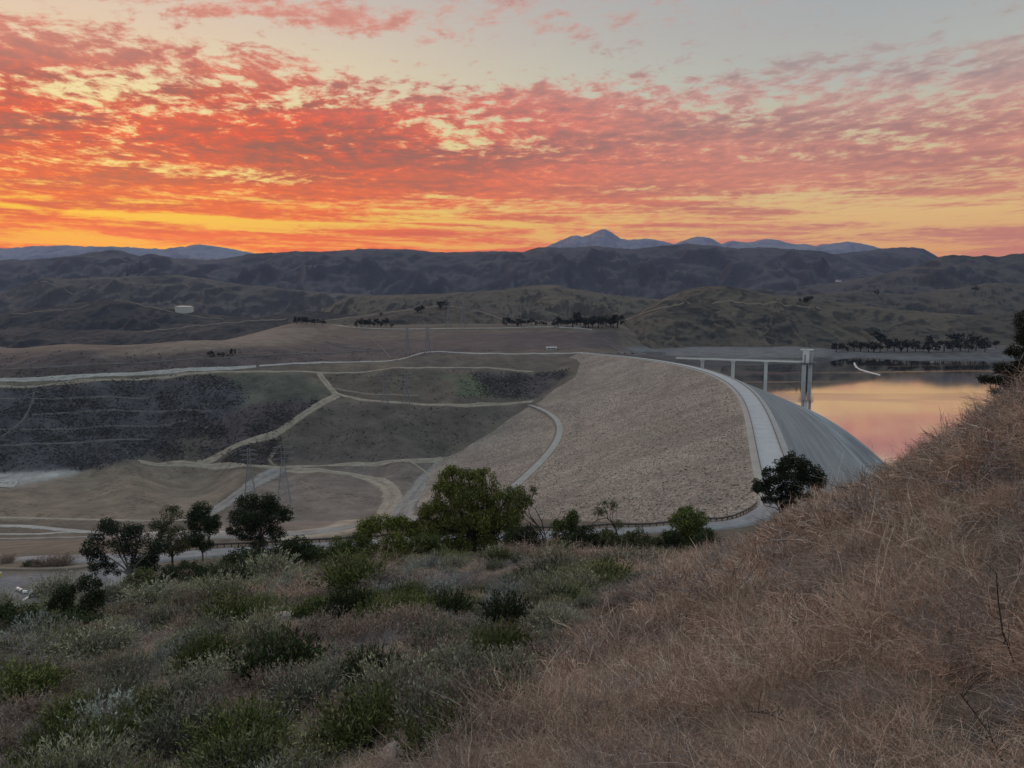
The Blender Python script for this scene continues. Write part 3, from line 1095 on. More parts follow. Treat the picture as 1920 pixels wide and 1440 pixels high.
offs = np.concatenate([[HALF + 2.2], np.linspace(HALF + 5, 127, 40), [128, 131.5, 135, 136], np.linspace(139, 245, 36)])
zz = dam_profile(offs)
zz = np.where((offs >= 128) & (offs <= 135), dam_profile(np.array([131.5]))[0] + 0.0, zz)
zz[0] = -0.05
under_dam(dam_sheet("downstream_face", dam_face_mat(), dam, offs, zz))
offs_u = -np.concatenate([[HALF + 2.2], np.linspace(HALF + 5, 120, 60)])
zu = dam_profile(offs_u)
zu[0] = -0.05
under_dam(dam_sheet("upstream_face", dam_up_mat(), dam, offs_u, zu, along=True))
crest_road_mat = dirt_mat("crest_pavement", (0.37, 0.378, 0.38), (0.46, 0.468, 0.47), ruts=False)
under_dam(dam_sheet("crest_road", crest_road_mat, dam, [HALF, 0.0, -HALF], [0.16, 0.26, 0.16], 205))
under_dam(dam_sheet("shoulder", dirt_mat("shoulder_gravel", (0.30, 0.28, 0.25), (0.40, 0.37, 0.33), ruts=False), dam, [HALF + 2.3, HALF], [0.04, 0.16], 205))
under_dam(dam_sheet("shoulder", dirt_mat("shoulder_rock", (0.30, 0.29, 0.28), (0.40, 0.39, 0.37), ruts=False), dam, [-HALF, -HALF - 2.3], [0.16, 0.04], 205))
bz = float(dam_profile(np.array([131.5]))[0])
under_dam(dam_sheet("berm_path", dirt_mat("berm_gravel", (0.27, 0.26, 0.24), (0.37, 0.355, 0.33), ruts=False), dam, [129.0, 130.5, 132.5, 134.0], [bz + .18, bz + .3, bz + .3, bz + .18], 330, 905))
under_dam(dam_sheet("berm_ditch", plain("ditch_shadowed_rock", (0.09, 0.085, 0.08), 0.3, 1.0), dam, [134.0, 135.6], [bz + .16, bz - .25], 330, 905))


def crest_rail(o, y0, y1):
    sel = np.where((cyy >= y0) & (cyy <= y1))[0]
    rail = empty("guardrail", (float(cxx[sel[0]]), float(cyy[sel[0]]), 0.0))
    base = np.array(rail.location)
    P = [(cxx[i] + cnor[i, 0] * o - base[0], cyy[i] + cnor[i, 1] * o - base[1], 0.62) for i in sel[::4]]
    mb = MB()
    mb.tube(P, 0.20, 4)
    mb.build("rail", STEEL, rail)
    pm = MB()
    pm.box((0, 0, 0.35), (0.16, 0.16, 0.7))
    pmesh = pm.mesh("post", STEEL)
    L = np.interp(np.arange(0, min(cs[sel[-1]] - cs[sel[0]], 560), 3.81) + cs[sel[0]], cs, np.arange(len(cs)))
    for f in L:
        i = int(f)
        c = link(bpy.data.objects.new("post", pmesh), rail)
        c.location = (cxx[i] + cnor[i, 0] * o - base[0], cyy[i] + cnor[i, 1] * o - base[1], 0)
    return rail


tag(crest_rail(HALF - 0.5, 232, 920), "dark guardrail along the crest of the dam on the side of the tan face", "guardrail", None)
tag(crest_rail(-HALF + 0.5, 232, 920), "dark guardrail along the crest of the dam on the lake side", "guardrail", None)

# guardrail along the lower road
rl = tag(empty("guardrail"), "weathered guardrail on posts along the curved road below the hillside", "guardrail")
gL = ROAD_L + ROAD_N * 4.6
if project(np.array([[gL[60][0], gL[60][1], -5.0]]))[1][0] > project(np.array([[ROAD_L[60][0], ROAD_L[60][1], -5.0]]))[1][0]:
    gL = ROAD_L - ROAD_N * 4.6
sl = np.concatenate([[0], np.cumsum(np.hypot(*np.diff(gL, axis=0).T))])
pxl, _ = project(np.stack([gL[:, 0], gL[:, 1], ground_z(gL[:, 0], gL[:, 1])], -1))
s0, s1 = np.interp(318, pxl[:int(len(pxl) * .96)], sl[:int(len(pxl) * .96)]), sl[-1] - 10
rl.location = (float(np.interp(s0, sl, gL[:, 0])), float(np.interp(s0, sl, gL[:, 1])), -6.0)
pm = MB()
pm.box((0, 0, 0.3), (0.22, 0.20, 1.1))
pmesh = pm.mesh("post", STEEL_L)
rp_ = []
for s in np.arange(s0, s1, 1.9):
    x, y = float(np.interp(s, sl, gL[:, 0])), float(np.interp(s, sl, gL[:, 1]))
    z = float(ground_z(x, y)) + 0.3
    q = Vector((x, y, z)) - rl.location
    c = link(bpy.data.objects.new("post", pmesh), rl)
    c.location = q
    rp_.append(q)
mb = MB()
mb.tube([q + Vector((0, 0, 0.80)) for q in rp_], 0.13, 4)
mb.tube([q + Vector((0, 0, 0.52)) for q in rp_], 0.13, 4)
mb.build("rail", STEEL_L, rl)

# ------------------------------------------------------------------ the lake
def water_mat():
    m, t, b = new_mat("lake_water")
    t.nodes.remove(b)
    p = pos(t)
    wave = noise(t, scaled(t, p, (1, 1.0, 1)), 0.55, 4.0, 0.6)
    band = noise(t, scaled(t, p, (0.0035, 0.016, 1)), 1.0, 4.0, 0.55, 0.4)
    rip = band.step(0.53, 0.66)
    g = t.nodes.new('ShaderNodeBsdfGlossy')
    g.inputs['Color'].default_value = (0.96, 0.97, 1.0, 1)
    t.links.new((rip * 0.07 + 0.045).s, g.inputs['Roughness'])
    bm = t.nodes.new('ShaderNodeBump')
    bm.inputs['Distance'].default_value = 0.05
    bm.inputs['Strength'].default_value = 0.09
    t.links.new(wave.s, bm.inputs['Height'])
    t.links.new(bm.outputs[0], g.inputs['Normal'])
    d = t.nodes.new('ShaderNodeBsdfDiffuse')
    d.inputs['Color'].default_value = (0.03, 0.045, 0.055, 1)
    fr = t.nodes.new('ShaderNodeFresnel')
    fr.inputs['IOR'].default_value = 2.5
    mx = t.nodes.new('ShaderNodeMixShader')
    t.links.new(S(t, fr.outputs[0]).pow(0.20).s, mx.inputs[0])
    t.links.new(d.outputs[0], mx.inputs[1])
    t.links.new(g.outputs[0], mx.inputs[2])
    t.links.new(mx.outputs[0], t.nodes['Material Output'].inputs['Surface'])
    return m


WZ = -22.5
sel = np.arange(0, len(cyy), 20)
left = np.stack([cxx[sel] - cnor[sel, 0] * 30, cyy[sel] - cnor[sel, 1] * 30], -1)
left = np.vstack([left, [[190, 960], [240, 1060], [300, 1300]]])
right = np.stack([np.linspace(600, 2600, len(left)), left[:, 1]], -1)
V = np.stack([left, right], 1)
V = np.concatenate([V, np.full(V.shape[:2] + (1,), WZ)], -1)
tag(link(bpy.data.objects.new("water", np_mesh("water", V.reshape(-1, 3), grid_faces(len(left), 2), [water_mat()]))), kind='structure')

# ------------------------------------------------------------------ hills and mountains, each at its own distance
def ridge_layer(name, sky, D, front, back, base, mat, amp, lam, seed, x0=-900, x1=2850, nu=540, nf=56, nb=14, power=1.15, crest=1.5, base_front=None):
    px = np.linspace(x0 if sky[0][0] <= -300 else sky[0][0], x1 if sky[-1][0] >= 2300 else sky[-1][0], nu)
    sx, sy = zip(*sky)
    py = np.interp(px, sx, sy)
    k = np.array([.25, .5, .25])
    for _ in range(1):
        py[1:-1] = np.convolve(py, k, 'valid')
    us = (px - 960) / FPX / (CT + (720 - py) / FPX * ST_)
    e = np.array([ray(a, b)[1] for a, b in zip(px, py)])
    top = CAM_Z + e * D
    t = np.concatenate([-(np.linspace(1, 0, nf, endpoint=False) ** 1.3), np.linspace(0, 1, nb)])
    UU_, TT = np.meshgrid(us, t)
    D_ = D + np.where(TT < 0, TT * front, TT * back)
    # ridges run across the line of sight, spurs towards the viewer
    X, Y = UU_ * D_, D_
    s = 1 - np.abs(TT)
    bz = base if base_front is None else base_front
    top2 = np.broadcast_to(top[None], X.shape)
    b = np.where(TT < 0, bz, base)
    prof = np.where(TT < 0, s ** power, s ** 1.3)
    wx = X + lam * .35 * fbm(X / lam, Y / lam, 3, seed + 50)
    r = ridged(wx / lam, Y / (lam * 2.3), 5, seed) - 0.45
    r2 = ridged(wx / (lam * .37) + 3.1, Y / (lam * .9), 4, seed + 9) - 0.45
    r3 = ridged(wx / (lam * .15) + 1.7, Y / (lam * .4), 3, seed + 19) - 0.45
    w = np.clip(s * (1 - s) * 4, 0, 1) ** 0.8
    Z = b + (top2 - b) * prof + (r * amp * 2.0 + r2 * amp * 1.0 + r3 * amp * .35) * w
    Z += crest * (D / FPX) * (fbm(X / (D * 0.012), Y / (D * .012), 3, seed + 3) + .6 * fbm(X / (D * 0.004), Y / (D * .004), 2, seed + 4)) * s
    Z = np.where(TT < 0, np.minimum(Z, CAM_Z + e[None] * D_ - 0.004 * (D - D_) * smooth01(0, .05, -TT)), Z)     # no knoll in front stands above the crest
    me = np_mesh(name, np.stack([X, Y, Z], -1).reshape(-1, 3), grid_faces(len(t), nu), [mat], True)
    o = tag(link(bpy.data.objects.new(name, me)), kind='structure')
    return dict(us=us, t=t, X=X, Y=Y, Z=Z, px=px, D=(D, front, back))


HM_FAR = hill_mat("haze_tinted_rock", (0.20, 0.195, 0.24), (0.15, 0.15, 0.195), (0.26, 0.24, 0.26), 0.0012, .4, .6, 0.01, 0.2, 1.3, 0.1)  # rock made paler and bluer, distance haze put into its colour
HM_RIDGE = hill_mat("chaparral_ridge", (0.092, 0.084, 0.090), (0.052, 0.050, 0.062), (0.17, 0.14, 0.12), 0.0030, .40, .60, 0.02, 0.3, 1.02, 0.10)
HM_MID = hill_mat("grass_and_scrub_hill", (0.122, 0.100, 0.080), (0.042, 0.043, 0.042), (0.20, 0.17, 0.13), 0.0060, .40, .62, 0.055, 0.6, 0.80)
HM_MIDG = hill_mat("dry_grass_hill", (0.128, 0.104, 0.080), (0.052, 0.049, 0.043), (0.20, 0.165, 0.125), 0.0060, .42, .66, 0.06, 0.5, 0.95)
HM_DARK = hill_mat("scrub_hill", (0.090, 0.076, 0.070), (0.038, 0.038, 0.042), (0.16, 0.132, 0.112), 0.0055, .40, .6, 0.05, 0.5, 1.05, 0.10)

HM_DOME = hill_mat("dark_scrub_hill", (0.070, 0.062, 0.060), (0.040, 0.039, 0.043), (0.12, 0.10, 0.09), 0.006, .36, .58, 0.06, 0.5, 0.85)
HM_PALE = hill_mat("pale_grass_hill", (0.105, 0.090, 0.082), (0.052, 0.049, 0.052), (0.18, 0.15, 0.13), 0.005, .42, .62, 0.05, 0.5, 1.05, 0.08)

FAR_L = [(-450, 468), (-200, 470), (0, 465), (45, 464), (60, 461), (110, 460), (150, 461), (200, 462), (245, 463), (290, 466), (310, 467.5), (328, 463), (350, 461.5), (365, 458.5), (385, 460), (405, 462), (430, 466), (465, 472), (500, 480), (560, 500), (650, 520)]
FAR_R = [(880, 500), (960, 480), (1010, 468), (1030, 460), (1056, 449), (1072, 441), (1084, 441.5), (1092, 445), (1106, 440), (1118, 434.5), (1125, 431), (1131, 427.5), (1138, 431), (1144, 434), (1152, 440), (1164, 447), (1180, 450), (1214, 447), (1240, 451), (1265, 458), (1278, 453), (1293, 446), (1308, 443), (1322, 444), (1337, 449), (1352, 458), (1362, 454), (1375, 451.5), (1390, 454), (1405, 455), (1424, 450), (1440, 447.5), (1456, 448.5), (1475, 454), (1495, 459), (1515, 458), (1530, 461), (1545, 459), (1565, 456), (1590, 453), (1610, 455.5), (1640, 462), (1660, 468), (1700, 482), (1800, 486), (1860, 484), (1890, 478), (1905, 476), (1925, 481), (2050, 490), (2400, 500)]
RIDGE = [(-450, 500), (-200, 494), (0, 488), (25, 486.5), (60, 487), (95, 484), (130, 480), (160, 475), (190, 470.5), (208, 468), (228, 470), (244, 477), (262, 480), (276, 476.5), (290, 475.5), (305, 480), (322, 484), (350, 485), (390, 488), (430, 483), (462, 477), (474, 475), (500, 474.5), (540, 472), (575, 471), (610, 472), (640, 470), (650, 468), (665, 469), (685, 466), (740, 467), (792, 469), (806, 472.5), (830, 474), (870, 472.5), (940, 471), (985, 472), (1004, 465), (1030, 463), (1070, 464), (1120, 461), (1150, 466), (1190, 467), (1220, 463), (1260, 459), (1300, 457.5), (1340, 460), (1360, 465), (1400, 465), (1440, 464), (1480, 467), (1520, 470), (1545, 471), (1570, 480), (1620, 500), (1680, 520), (1800, 530), (2400, 535)]
RIDGE_R = [(1440, 500), (1520, 484), (1560, 477), (1600, 472), (1630, 469), (1660, 465), (1690, 463.5), (1715, 464), (1732, 466), (1745, 474), (1757, 481), (1790, 490), (1850, 500), (2000, 510), (2400, 515)]
RIGHT = [(1340, 545), (1420, 539), (1500, 537), (1560, 530), (1620, 521), (1680, 508), (1716, 497), (1745, 487), (1765, 480), (1785, 477.5), (1810, 479), (1830, 480.5), (1850, 478.5), (1875, 481.5), (1895, 477), (1925, 474), (2050, 465), (2400, 455)]
MLEFT = [(-450, 560), (0, 552), (40, 535), (80, 521), (130, 523), (200, 519), (280, 518), (330, 516), (380, 522), (430, 530), (520, 540), (600, 548), (700, 553), (800, 556), (1000, 560), (1100, 565)]
DOME = [(-450, 596), (-100, 590), (0, 584), (60, 580), (110, 573), (160, 566), (205, 561), (240, 563), (275, 572), (310, 578), (345, 582), (400, 590), (460, 596), (540, 606), (640, 625)]
LOWL = [(-450, 640), (0, 618), (60, 615), (130, 619), (200, 618), (260, 620), (330, 612), (400, 603), (460, 598), (520, 590), (580, 582), (660, 590), (760, 600)]
CENT = [(500, 622), (560, 598), (600, 583), (630, 566), (655, 556), (700, 554), (760, 553), (830, 550), (880, 547), (940, 543), (985, 536), (1015, 533.5), (1045, 534.5), (1065, 540), (1100, 546), (1140, 552), (1180, 556), (1240, 562), (1320, 575), (1400, 590)]
CENT2 = [(560, 607), (620, 598), (680, 590), (730, 583), (780, 577), (820, 571), (850, 568), (870, 571), (900, 581), (940, 592), (1000, 600), (1080, 606), (1160, 612)]
LAKEH = [(1080, 622), (1130, 612), (1165, 600), (1190, 588), (1220, 571), (1250, 556), (1290, 543), (1325, 537), (1360, 537), (1400, 543), (1440, 551), (1480, 556), (1540, 562), (1600, 570), (1680, 580), (1780, 588), (1920, 596), (2400, 600)]
LAKEB = [(1340, 575), (1420, 560), (1480, 556), (1530, 552), (1580, 548), (1640, 548), (1700, 553), (1760, 545), (1810, 538), (1850, 531), (1890, 531), (1930, 534), (2100, 520), (2400, 510)]
LOWR = [(1080, 640), (1180, 610), (1240, 582), (1300, 568), (1370, 569), (1440, 575), (1520, 588), (1600, 602), (1680, 606), (1760, 600), (1840, 590), (1920, 585), (2400, 580)]

H = {}
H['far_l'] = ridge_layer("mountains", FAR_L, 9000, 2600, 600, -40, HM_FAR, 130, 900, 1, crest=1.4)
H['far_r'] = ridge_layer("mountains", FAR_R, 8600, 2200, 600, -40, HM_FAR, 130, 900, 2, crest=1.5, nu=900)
H['ridge'] = ridge_layer("hills", RIDGE, 5200, 2100, 500, -40, HM_RIDGE, 120, 520, 3, nu=720, nf=72, crest=1.6)
H['ridge_r'] = ridge_layer("hills", RIDGE_R, 6400, 1600, 500, -40, HM_RIDGE, 110, 520, 4, crest=1.2)
H['right'] = ridge_layer("hills", RIGHT, 3900, 1300, 500, -60, HM_DARK, 60, 330, 5, crest=1.3)
H['mleft'] = ridge_layer("hills", MLEFT, 3300, 1000, 400, -80, HM_PALE, 60, 300, 6, nf=60)
H['dome'] = ridge_layer("hills", DOME, 2300, 520, 420, -80, HM_DOME, 24, 160, 7, crest=1.0)
H['lowl'] = ridge_layer("hills", LOWL, 1950, 420, 500, -75, HM_DOME, 14, 120, 8, crest=1.0)
H['cent'] = ridge_layer("hills", CENT, 2500, 760, 500, -20, HM_MIDG, 34, 210, 9, nf=60, crest=1.2)
H['cent2'] = ridge_layer("hills", CENT2, 1800, 360, 420, 0, HM_MID, 10, 130, 10, crest=1.0)
H['lakeb'] = ridge_layer("hills", LAKEB, 2900, 800, 500, -40, HM_MID, 34, 220, 12, nf=60)
H['lakeh'] = ridge_layer("hills", LAKEH, 1580, 330, 420, -26, HM_MIDG, 17, 120, 13, nf=60, crest=1.0)
H['lowr'] = ridge_layer("hills", LOWR, 1490, 200, 420, -18, HM_MID, 10, 90, 14, nf=60, crest=1.0)

def hill_surf(key):
    g = H[key]
    D, fr, bk = g['D']

    def f(x, y):
        u = x / y
        d = y - D
        t = np.where(d < 0, d / fr, d / bk)
        iu = np.clip((u - g['us'][0]) / (g['us'][-1] - g['us'][0]) * (len(g['us']) - 1), 0, len(g['us']) - 1.001)
        # columns are evenly spaced in the picture, near enough evenly in u
        ia = np.clip(np.searchsorted(g['us'], u) - 1, 0, len(g['us']) - 2)
        ta = np.clip((u - g['us'][ia]) / (g['us'][ia + 1] - g['us'][ia]), 0, 1)
        ib = np.clip(np.searchsorted(g['t'], t) - 1, 0, len(g['t']) - 2)
        tb = np.clip((t - g['t'][ib]) / (g['t'][ib + 1] - g['t'][ib]), 0, 1)
        Z = g['Z']
        return (Z[ib, ia] * (1 - ta) + Z[ib, ia + 1] * ta) * (1 - tb) + (Z[ib + 1, ia] * (1 - ta) + Z[ib + 1, ia + 1] * ta) * tb
    return f


def hit_hill(key, px, py):
    g = H[key]
    a, b = project(np.stack([g['X'], g['Y'], g['Z']], -1))
    d = (a - px) ** 2 + ((b - py) * 2) ** 2
    d[g['t'] > 0.02] += 1e6
    j, i = np.unravel_index(d.argmin(), d.shape)
    return np.array([g['X'][j, i], g['Y'][j, i], g['Z'][j, i]])


for key, w, pl in (('dome', 5, [(215, 564), (245, 567), (275, 576), (300, 580), (330, 586), (370, 593), (420, 601)]), ('dome', 4, [(20, 588), (80, 584), (130, 580), (170, 572)]),
                   ('lowl', 5, [(270, 622), (330, 616), (400, 608), (470, 602), (540, 598)]), ('cent2', 7, [(600, 602), (660, 597), (720, 588), (780, 580), (830, 574), (870, 577), (910, 588), (950, 600)]),
                   ('lakeh', 5, [(1170, 602), (1200, 590), (1240, 578), (1290, 568), (1340, 567), (1400, 570), (1470, 574), (1540, 580)]), ('lakeh', 4, [(1190, 594), (1220, 577), (1250, 562), (1275, 552)]),
                   ('right', 8, [(1395, 541), (1410, 539), (1422, 536), (1432, 531)]), ('mleft', 5, [(60, 545), (120, 540), (200, 534), (280, 533), (360, 538)])):
    q = np.array([hit_hill(key, a, b) for a, b in pl])
    strip(None, w, "path", DIRT2, 1.2, pts=q, surf=hill_surf(key), step=8.0)

# valley floor far off, out to the horizon
gx = np.array([[-14000, 900], [14000, 900], [14000, 12000], [-14000, 12000]], float)
tag(link(bpy.data.objects.new("plain", np_mesh("plain", np.concatenate([gx, np.full((4, 1), -88.0)], 1), [[0, 1, 2, 3]], [HM_DARK]))), kind='structure')

# ------------------------------------------------------------------ haze
hz = bpy.data.materials.new("haze")
hz.use_nodes = True
ht = hz.node_tree
ht.nodes.clear()
pv = ht.nodes.new('ShaderNodeVolumePrincipled')
pv.inputs['Color'].default_value = (0.52, 0.64, 1.0, 1)
pv.inputs['Density'].default_value = 2.6e-5
pv.inputs['Anisotropy'].default_value = 0.0
ho = ht.nodes.new('ShaderNodeOutputMaterial')
ht.links.new(pv.outputs[0], ho.inputs['Volume'])
mb = MB()
mb.box((0, 4000, 465), (24000, 13000, 1110))
tag(mb.build("haze", hz), kind='stuff')

# ------------------------------------------------------------------ plants: building blocks
def unit(v):
    return v / (np.linalg.norm(v, axis=-1, keepdims=True) + 1e-9)


def ribbons(base, d, length, nseg, curl, width, rng, grav=0.0, taper=0.35):
    """thin bent stems; returns vertices, quads and the middle points (n, nseg+1, 3) with directions"""
    n = len(base)
    p = base.copy()
    d = unit(d)
    P, Dn = [p.copy()], [d.copy()]
    step = (length / nseg)[:, None]
    for k in range(nseg):
        d = unit(d + rng.normal(0, curl, (n, 3)) + np.array([0, 0, -grav]))
        p = p + d * step
        P.append(p.copy())
        Dn.append(d.copy())
    P, Dn = np.stack(P, 1), np.stack(Dn, 1)
    side = unit(np.cross(Dn, rng.normal(0, 1, (n, 1, 3))))
    w = np.broadcast_to(np.asarray(width, float), (n,))[:, None, None] * np.linspace(1, taper, nseg + 1)[None, :, None] * 0.5
    V = np.stack([P - side * w, P + side * w], 2).reshape(-1, 3)
    b = (np.arange(n) * 2 * (nseg + 1))[:, None] + (np.arange(nseg) * 2)[None]
    b = b.ravel()
    F = np.stack([b, b + 1, b + 3, b + 2], -1)
    return V, F, P, Dn


def leaf_quads(c, d, L, W, rng):
    n = len(c)
    d = unit(d)
    s = unit(np.cross(d, rng.normal(0, 1, (n, 3))))
    L = np.broadcast_to(np.asarray(L, float), (n,))[:, None]
    W = np.broadcast_to(np.asarray(W, float), (n,))[:, None]
    V = np.stack([c, c + d * L * .5 + s * W * .5, c + d * L, c + d * L * .5 - s * W * .5], 1).reshape(-1, 3)
    F = np.arange(n * 4).reshape(n, 4)
    return V, F


class Acc:
    def __init__(self):
        self.V, self.F, self.M, self.n = [], [], [], 0

    def add(self, V, F, m=0):
        self.V.append(V)
        self.F.append(F + self.n)
        self.M.append(np.full(len(F), m, np.int32))
        self.n += len(V)

    def mesh(self, name, mats):
        return np_mesh(name, np.concatenate(self.V), np.concatenate(self.F), mats, False, np.concatenate(self.M))


def plant_mat(name, c_lo, c_hi, patch=0.25, trans=0.0, tint=None):
    """colour varies from leaf to leaf and plant to plant"""
    m, t, b = new_mat(name)
    g = t.nodes.new('ShaderNodeNewGeometry')
    isl = S(t, g.outputs['Random Per Island'])
    oi = t.nodes.new('ShaderNodeObjectInfo')
    rnd = S(t, oi.outputs['Random'])
    c = mixc(t, isl.pow(1.4), c_lo, c_hi)
    p = S(t, g.outputs['Position'])
    n = noise(t, p, 0.16, 4.0, 0.6) * 0.6 + rnd * 0.4
    tl = tint[0] if tint else (1 - patch, 1 - patch, 1 - patch * .9)
    th = tint[1] if tint else (1 + patch, 1 + patch, 1 + patch * .8)
    k = mixc(t, n.step(0.3, 0.7), tl, th)
    c = mixc(t, 1.0, c, k, 'MULTIPLY')
    set_in(t, b, 'Base Color', c)
    b.inputs['Roughness'].default_value = 0.8
    b.inputs['Specular IOR Level'].default_value = 0.12
    return m


M_TWIG = plant_mat("dry_twigs", (0.175, 0.125, 0.098), (0.80, 0.635, 0.51), tint=((0.74, 0.70, 0.70), (1.22, 1.12, 1.05)))
M_TWIG2 = plant_mat("pale_dry_stalks", (0.45, 0.36, 0.28), (0.86, 0.74, 0.61))
M_GREY = plant_mat("grey_dead_twigs", (0.13, 0.115, 0.115), (0.40, 0.355, 0.34))
M_RUST = plant_mat("rusty_dry_leaves", (0.13, 0.085, 0.062), (0.34, 0.245, 0.185))
M_STRAW = plant_mat("straw_grass", (0.28, 0.225, 0.15), (0.66, 0.56, 0.40))
M_SAGE = plant_mat("grey_green_sage", (0.075, 0.080, 0.050), (0.24, 0.24, 0.155))
M_SAGEP = plant_mat("silvery_sage", (0.13, 0.14, 0.12), (0.34, 0.36, 0.31))
M_GREEN = plant_mat("green_leaves", (0.050, 0.070, 0.020), (0.18, 0.21, 0.065))
M_DARKG = plant_mat("dark_green_leaves", (0.024, 0.034, 0.016), (0.066, 0.084, 0.036))
M_OLIVE = plant_mat("olive_leaves", (0.065, 0.074, 0.030), (0.20, 0.20, 0.09))
M_PEPPER = plant_mat("yellow_green_leaves", (0.044, 0.058, 0.012), (0.26, 0.265, 0.072))
M_OAK = plant_mat("blackish_green_leaves", (0.014, 0.019, 0.012), (0.042, 0.052, 0.028))
M_PINE = plant_mat("pine_needles", (0.016, 0.021, 0.013), (0.055, 0.062, 0.034))
M_FAR = plant_mat("far_tree_leaves", (0.020, 0.024, 0.018), (0.040, 0.045, 0.032))
TIP_LIT = {'sage': plant_mat('lit_sage_tips', (0.18, 0.18, 0.115), (0.45, 0.43, 0.29)), 'silver': plant_mat('lit_silvery_tips', (0.22, 0.235, 0.205), (0.50, 0.52, 0.46)),  # outer leaves paler: light on the mound tops put into their colour
       'green': plant_mat('lit_green_tips', (0.075, 0.090, 0.030), (0.22, 0.23, 0.085)), 'dark': plant_mat('lit_dark_green_tips', (0.035, 0.048, 0.020), (0.095, 0.115, 0.05)),
       'olive': plant_mat('lit_olive_tips', (0.12, 0.125, 0.05), (0.32, 0.31, 0.15)), 'rust': plant_mat('lit_dry_leaf_tips', (0.18, 0.125, 0.09), (0.44, 0.33, 0.25))}
M_BARK = plain("bark", (0.085, 0.068, 0.056), 0.4, 2.0)
M_BARK_D = plain("dark_bark", (0.034, 0.027, 0.024), 0.4, 2.0)
M_BARK_P = plain("pale_bark", (0.26, 0.24, 0.215), 0.3, 2.0)


def dome_pts(n, r, h, rng):
    a = rng.uniform(0, 2 * np.pi, n)
    q = np.sqrt(rng.uniform(0, 1, n))
    return np.stack([np.cos(a) * q * r, np.sin(a) * q * r, np.zeros(n)], -1)


def proto(kind, seed):
    """shrub of about one metre across; unit scale is metres"""
    rng = np.random.default_rng(seed * 77 + 5)
    A = Acc()
    mats = []
    if kind in ('twig', 'greytwig', 'stalk', 'twigfar', 'greyfar'):
        far = kind.endswith('far')
        mats = [M_GREY] if kind.startswith('grey') else ([M_TWIG2] if kind == 'stalk' else [M_TWIG])
        n = {'twig': 150, 'greytwig': 170, 'stalk': 26, 'twigfar': 95, 'greyfar': 110}[kind]
        base = dome_pts(n, 0.36, 0, rng)
        d = np.stack([base[:, 0] * 1.3 + rng.normal(0, .5, n), base[:, 1] * 1.3 + rng.normal(0, .5, n), rng.uniform(.25, 1.0, n)], -1)
        L = rng.uniform(.42, .95, n) * (1.35 if kind == 'stalk' else 1.0)
        w = 0.022 if far else (0.0075 if kind == 'stalk' else 0.0065)
        V, F, P, Dn = ribbons(base, d, L, 5, 0.24, w, rng, 0.14 if kind == 'stalk' else 0.09)
        A.add(V, F)
        # side shoots
        for rep in range(1 if kind == 'stalk' else (2 if far else 4)):
            k = rng.integers(1, 5, n)
            b2 = P[np.arange(n), k]
            d2 = unit(Dn[np.arange(n), k]) + rng.normal(0, .75, (n, 3))
            V, F, _, _ = ribbons(b2, d2, rng.uniform(.14, .42, n), 3, 0.32, w * .7, rng, 0.05)
            A.add(V, F)
    elif kind == 'grass':
        mats = [M_STRAW, M_TWIG]
        n = 150
        base = dome_pts(n, 0.40, 0, rng)
        d = np.stack([base[:, 0] + rng.normal(0, .35, n), base[:, 1] + rng.normal(0, .35, n), rng.uniform(.5, 1.1, n)], -1)
        V, F, P, Dn = ribbons(base, d, rng.uniform(.25, .62, n), 3, 0.16, 0.011, rng, 0.08, 0.2)
        A.add(V, F, 0)
        n = 70
        base = dome_pts(n, 0.42, 0, rng)
        d = np.stack([rng.normal(0, .6, n), rng.normal(0, .6, n), rng.uniform(.3, 1.0, n)], -1)
        V, F, P, Dn = ribbons(base, d, rng.uniform(.2, .5, n), 3, 0.3, 0.012, rng, 0.05)
        A.add(V, F, 1)
    else:
        conf = {'sage': (M_SAGE, M_GREY, 300, 11, .085, .020, .16), 'silver': (M_SAGEP, M_GREY, 260, 10, .090, .022, .14), 'green': (M_GREEN, M_BARK_D, 300, 13, .085, .026, .12),
                'dark': (M_DARKG, M_BARK_D, 300, 13, .085, .032, .20), 'olive': (M_OLIVE, M_GREY, 280, 11, .080, .022, .16), 'rust': (M_RUST, M_GREY, 260, 10, .075, .020, .24)}[kind]
        ml, ms, n, k, lL, lW, cu = conf
        mats = [ml, ms, TIP_LIT.get(kind, ml)]
        base = dome_pts(n, 0.30, 0, rng)
        d = np.stack([base[:, 0] * 2.4 + rng.normal(0, .22, n), base[:, 1] * 2.4 + rng.normal(0, .22, n), rng.uniform(.55, 1.0, n)], -1)
        L = rng.uniform(.45, .88, n)
        V, F, P, Dn = ribbons(base, d, L, 4, cu * .6, 0.010, rng, 0.02)
        A.add(V, F, 1)
        m = n * k
        si = np.repeat(np.arange(n), k)
        f = rng.uniform(1.2, 4.0, m)
        i0 = np.clip(f.astype(int), 0, 3)
        ft = (f - i0)[:, None]
        c = P[si, i0] * (1 - ft) + P[si, i0 + 1] * ft
        dd = Dn[si, i0] * 0.9 + rng.normal(0, .55, (m, 3)) + np.array([0, 0, .25])
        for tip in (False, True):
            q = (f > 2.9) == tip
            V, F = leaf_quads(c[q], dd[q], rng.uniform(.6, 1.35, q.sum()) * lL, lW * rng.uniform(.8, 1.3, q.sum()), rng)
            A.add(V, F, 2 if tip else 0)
    return A.mesh(kind + "_plant", mats)


PROTO = {}
for kd, nv in (('twig', 4), ('twigfar', 3), ('greytwig', 2), ('greyfar', 2), ('stalk', 3), ('grass', 3), ('sage', 3), ('silver', 2), ('green', 2), ('dark', 2), ('olive', 2), ('rust', 2)):
    PROTO[kd] = [proto(kd, s + 1) for s in range(nv)]


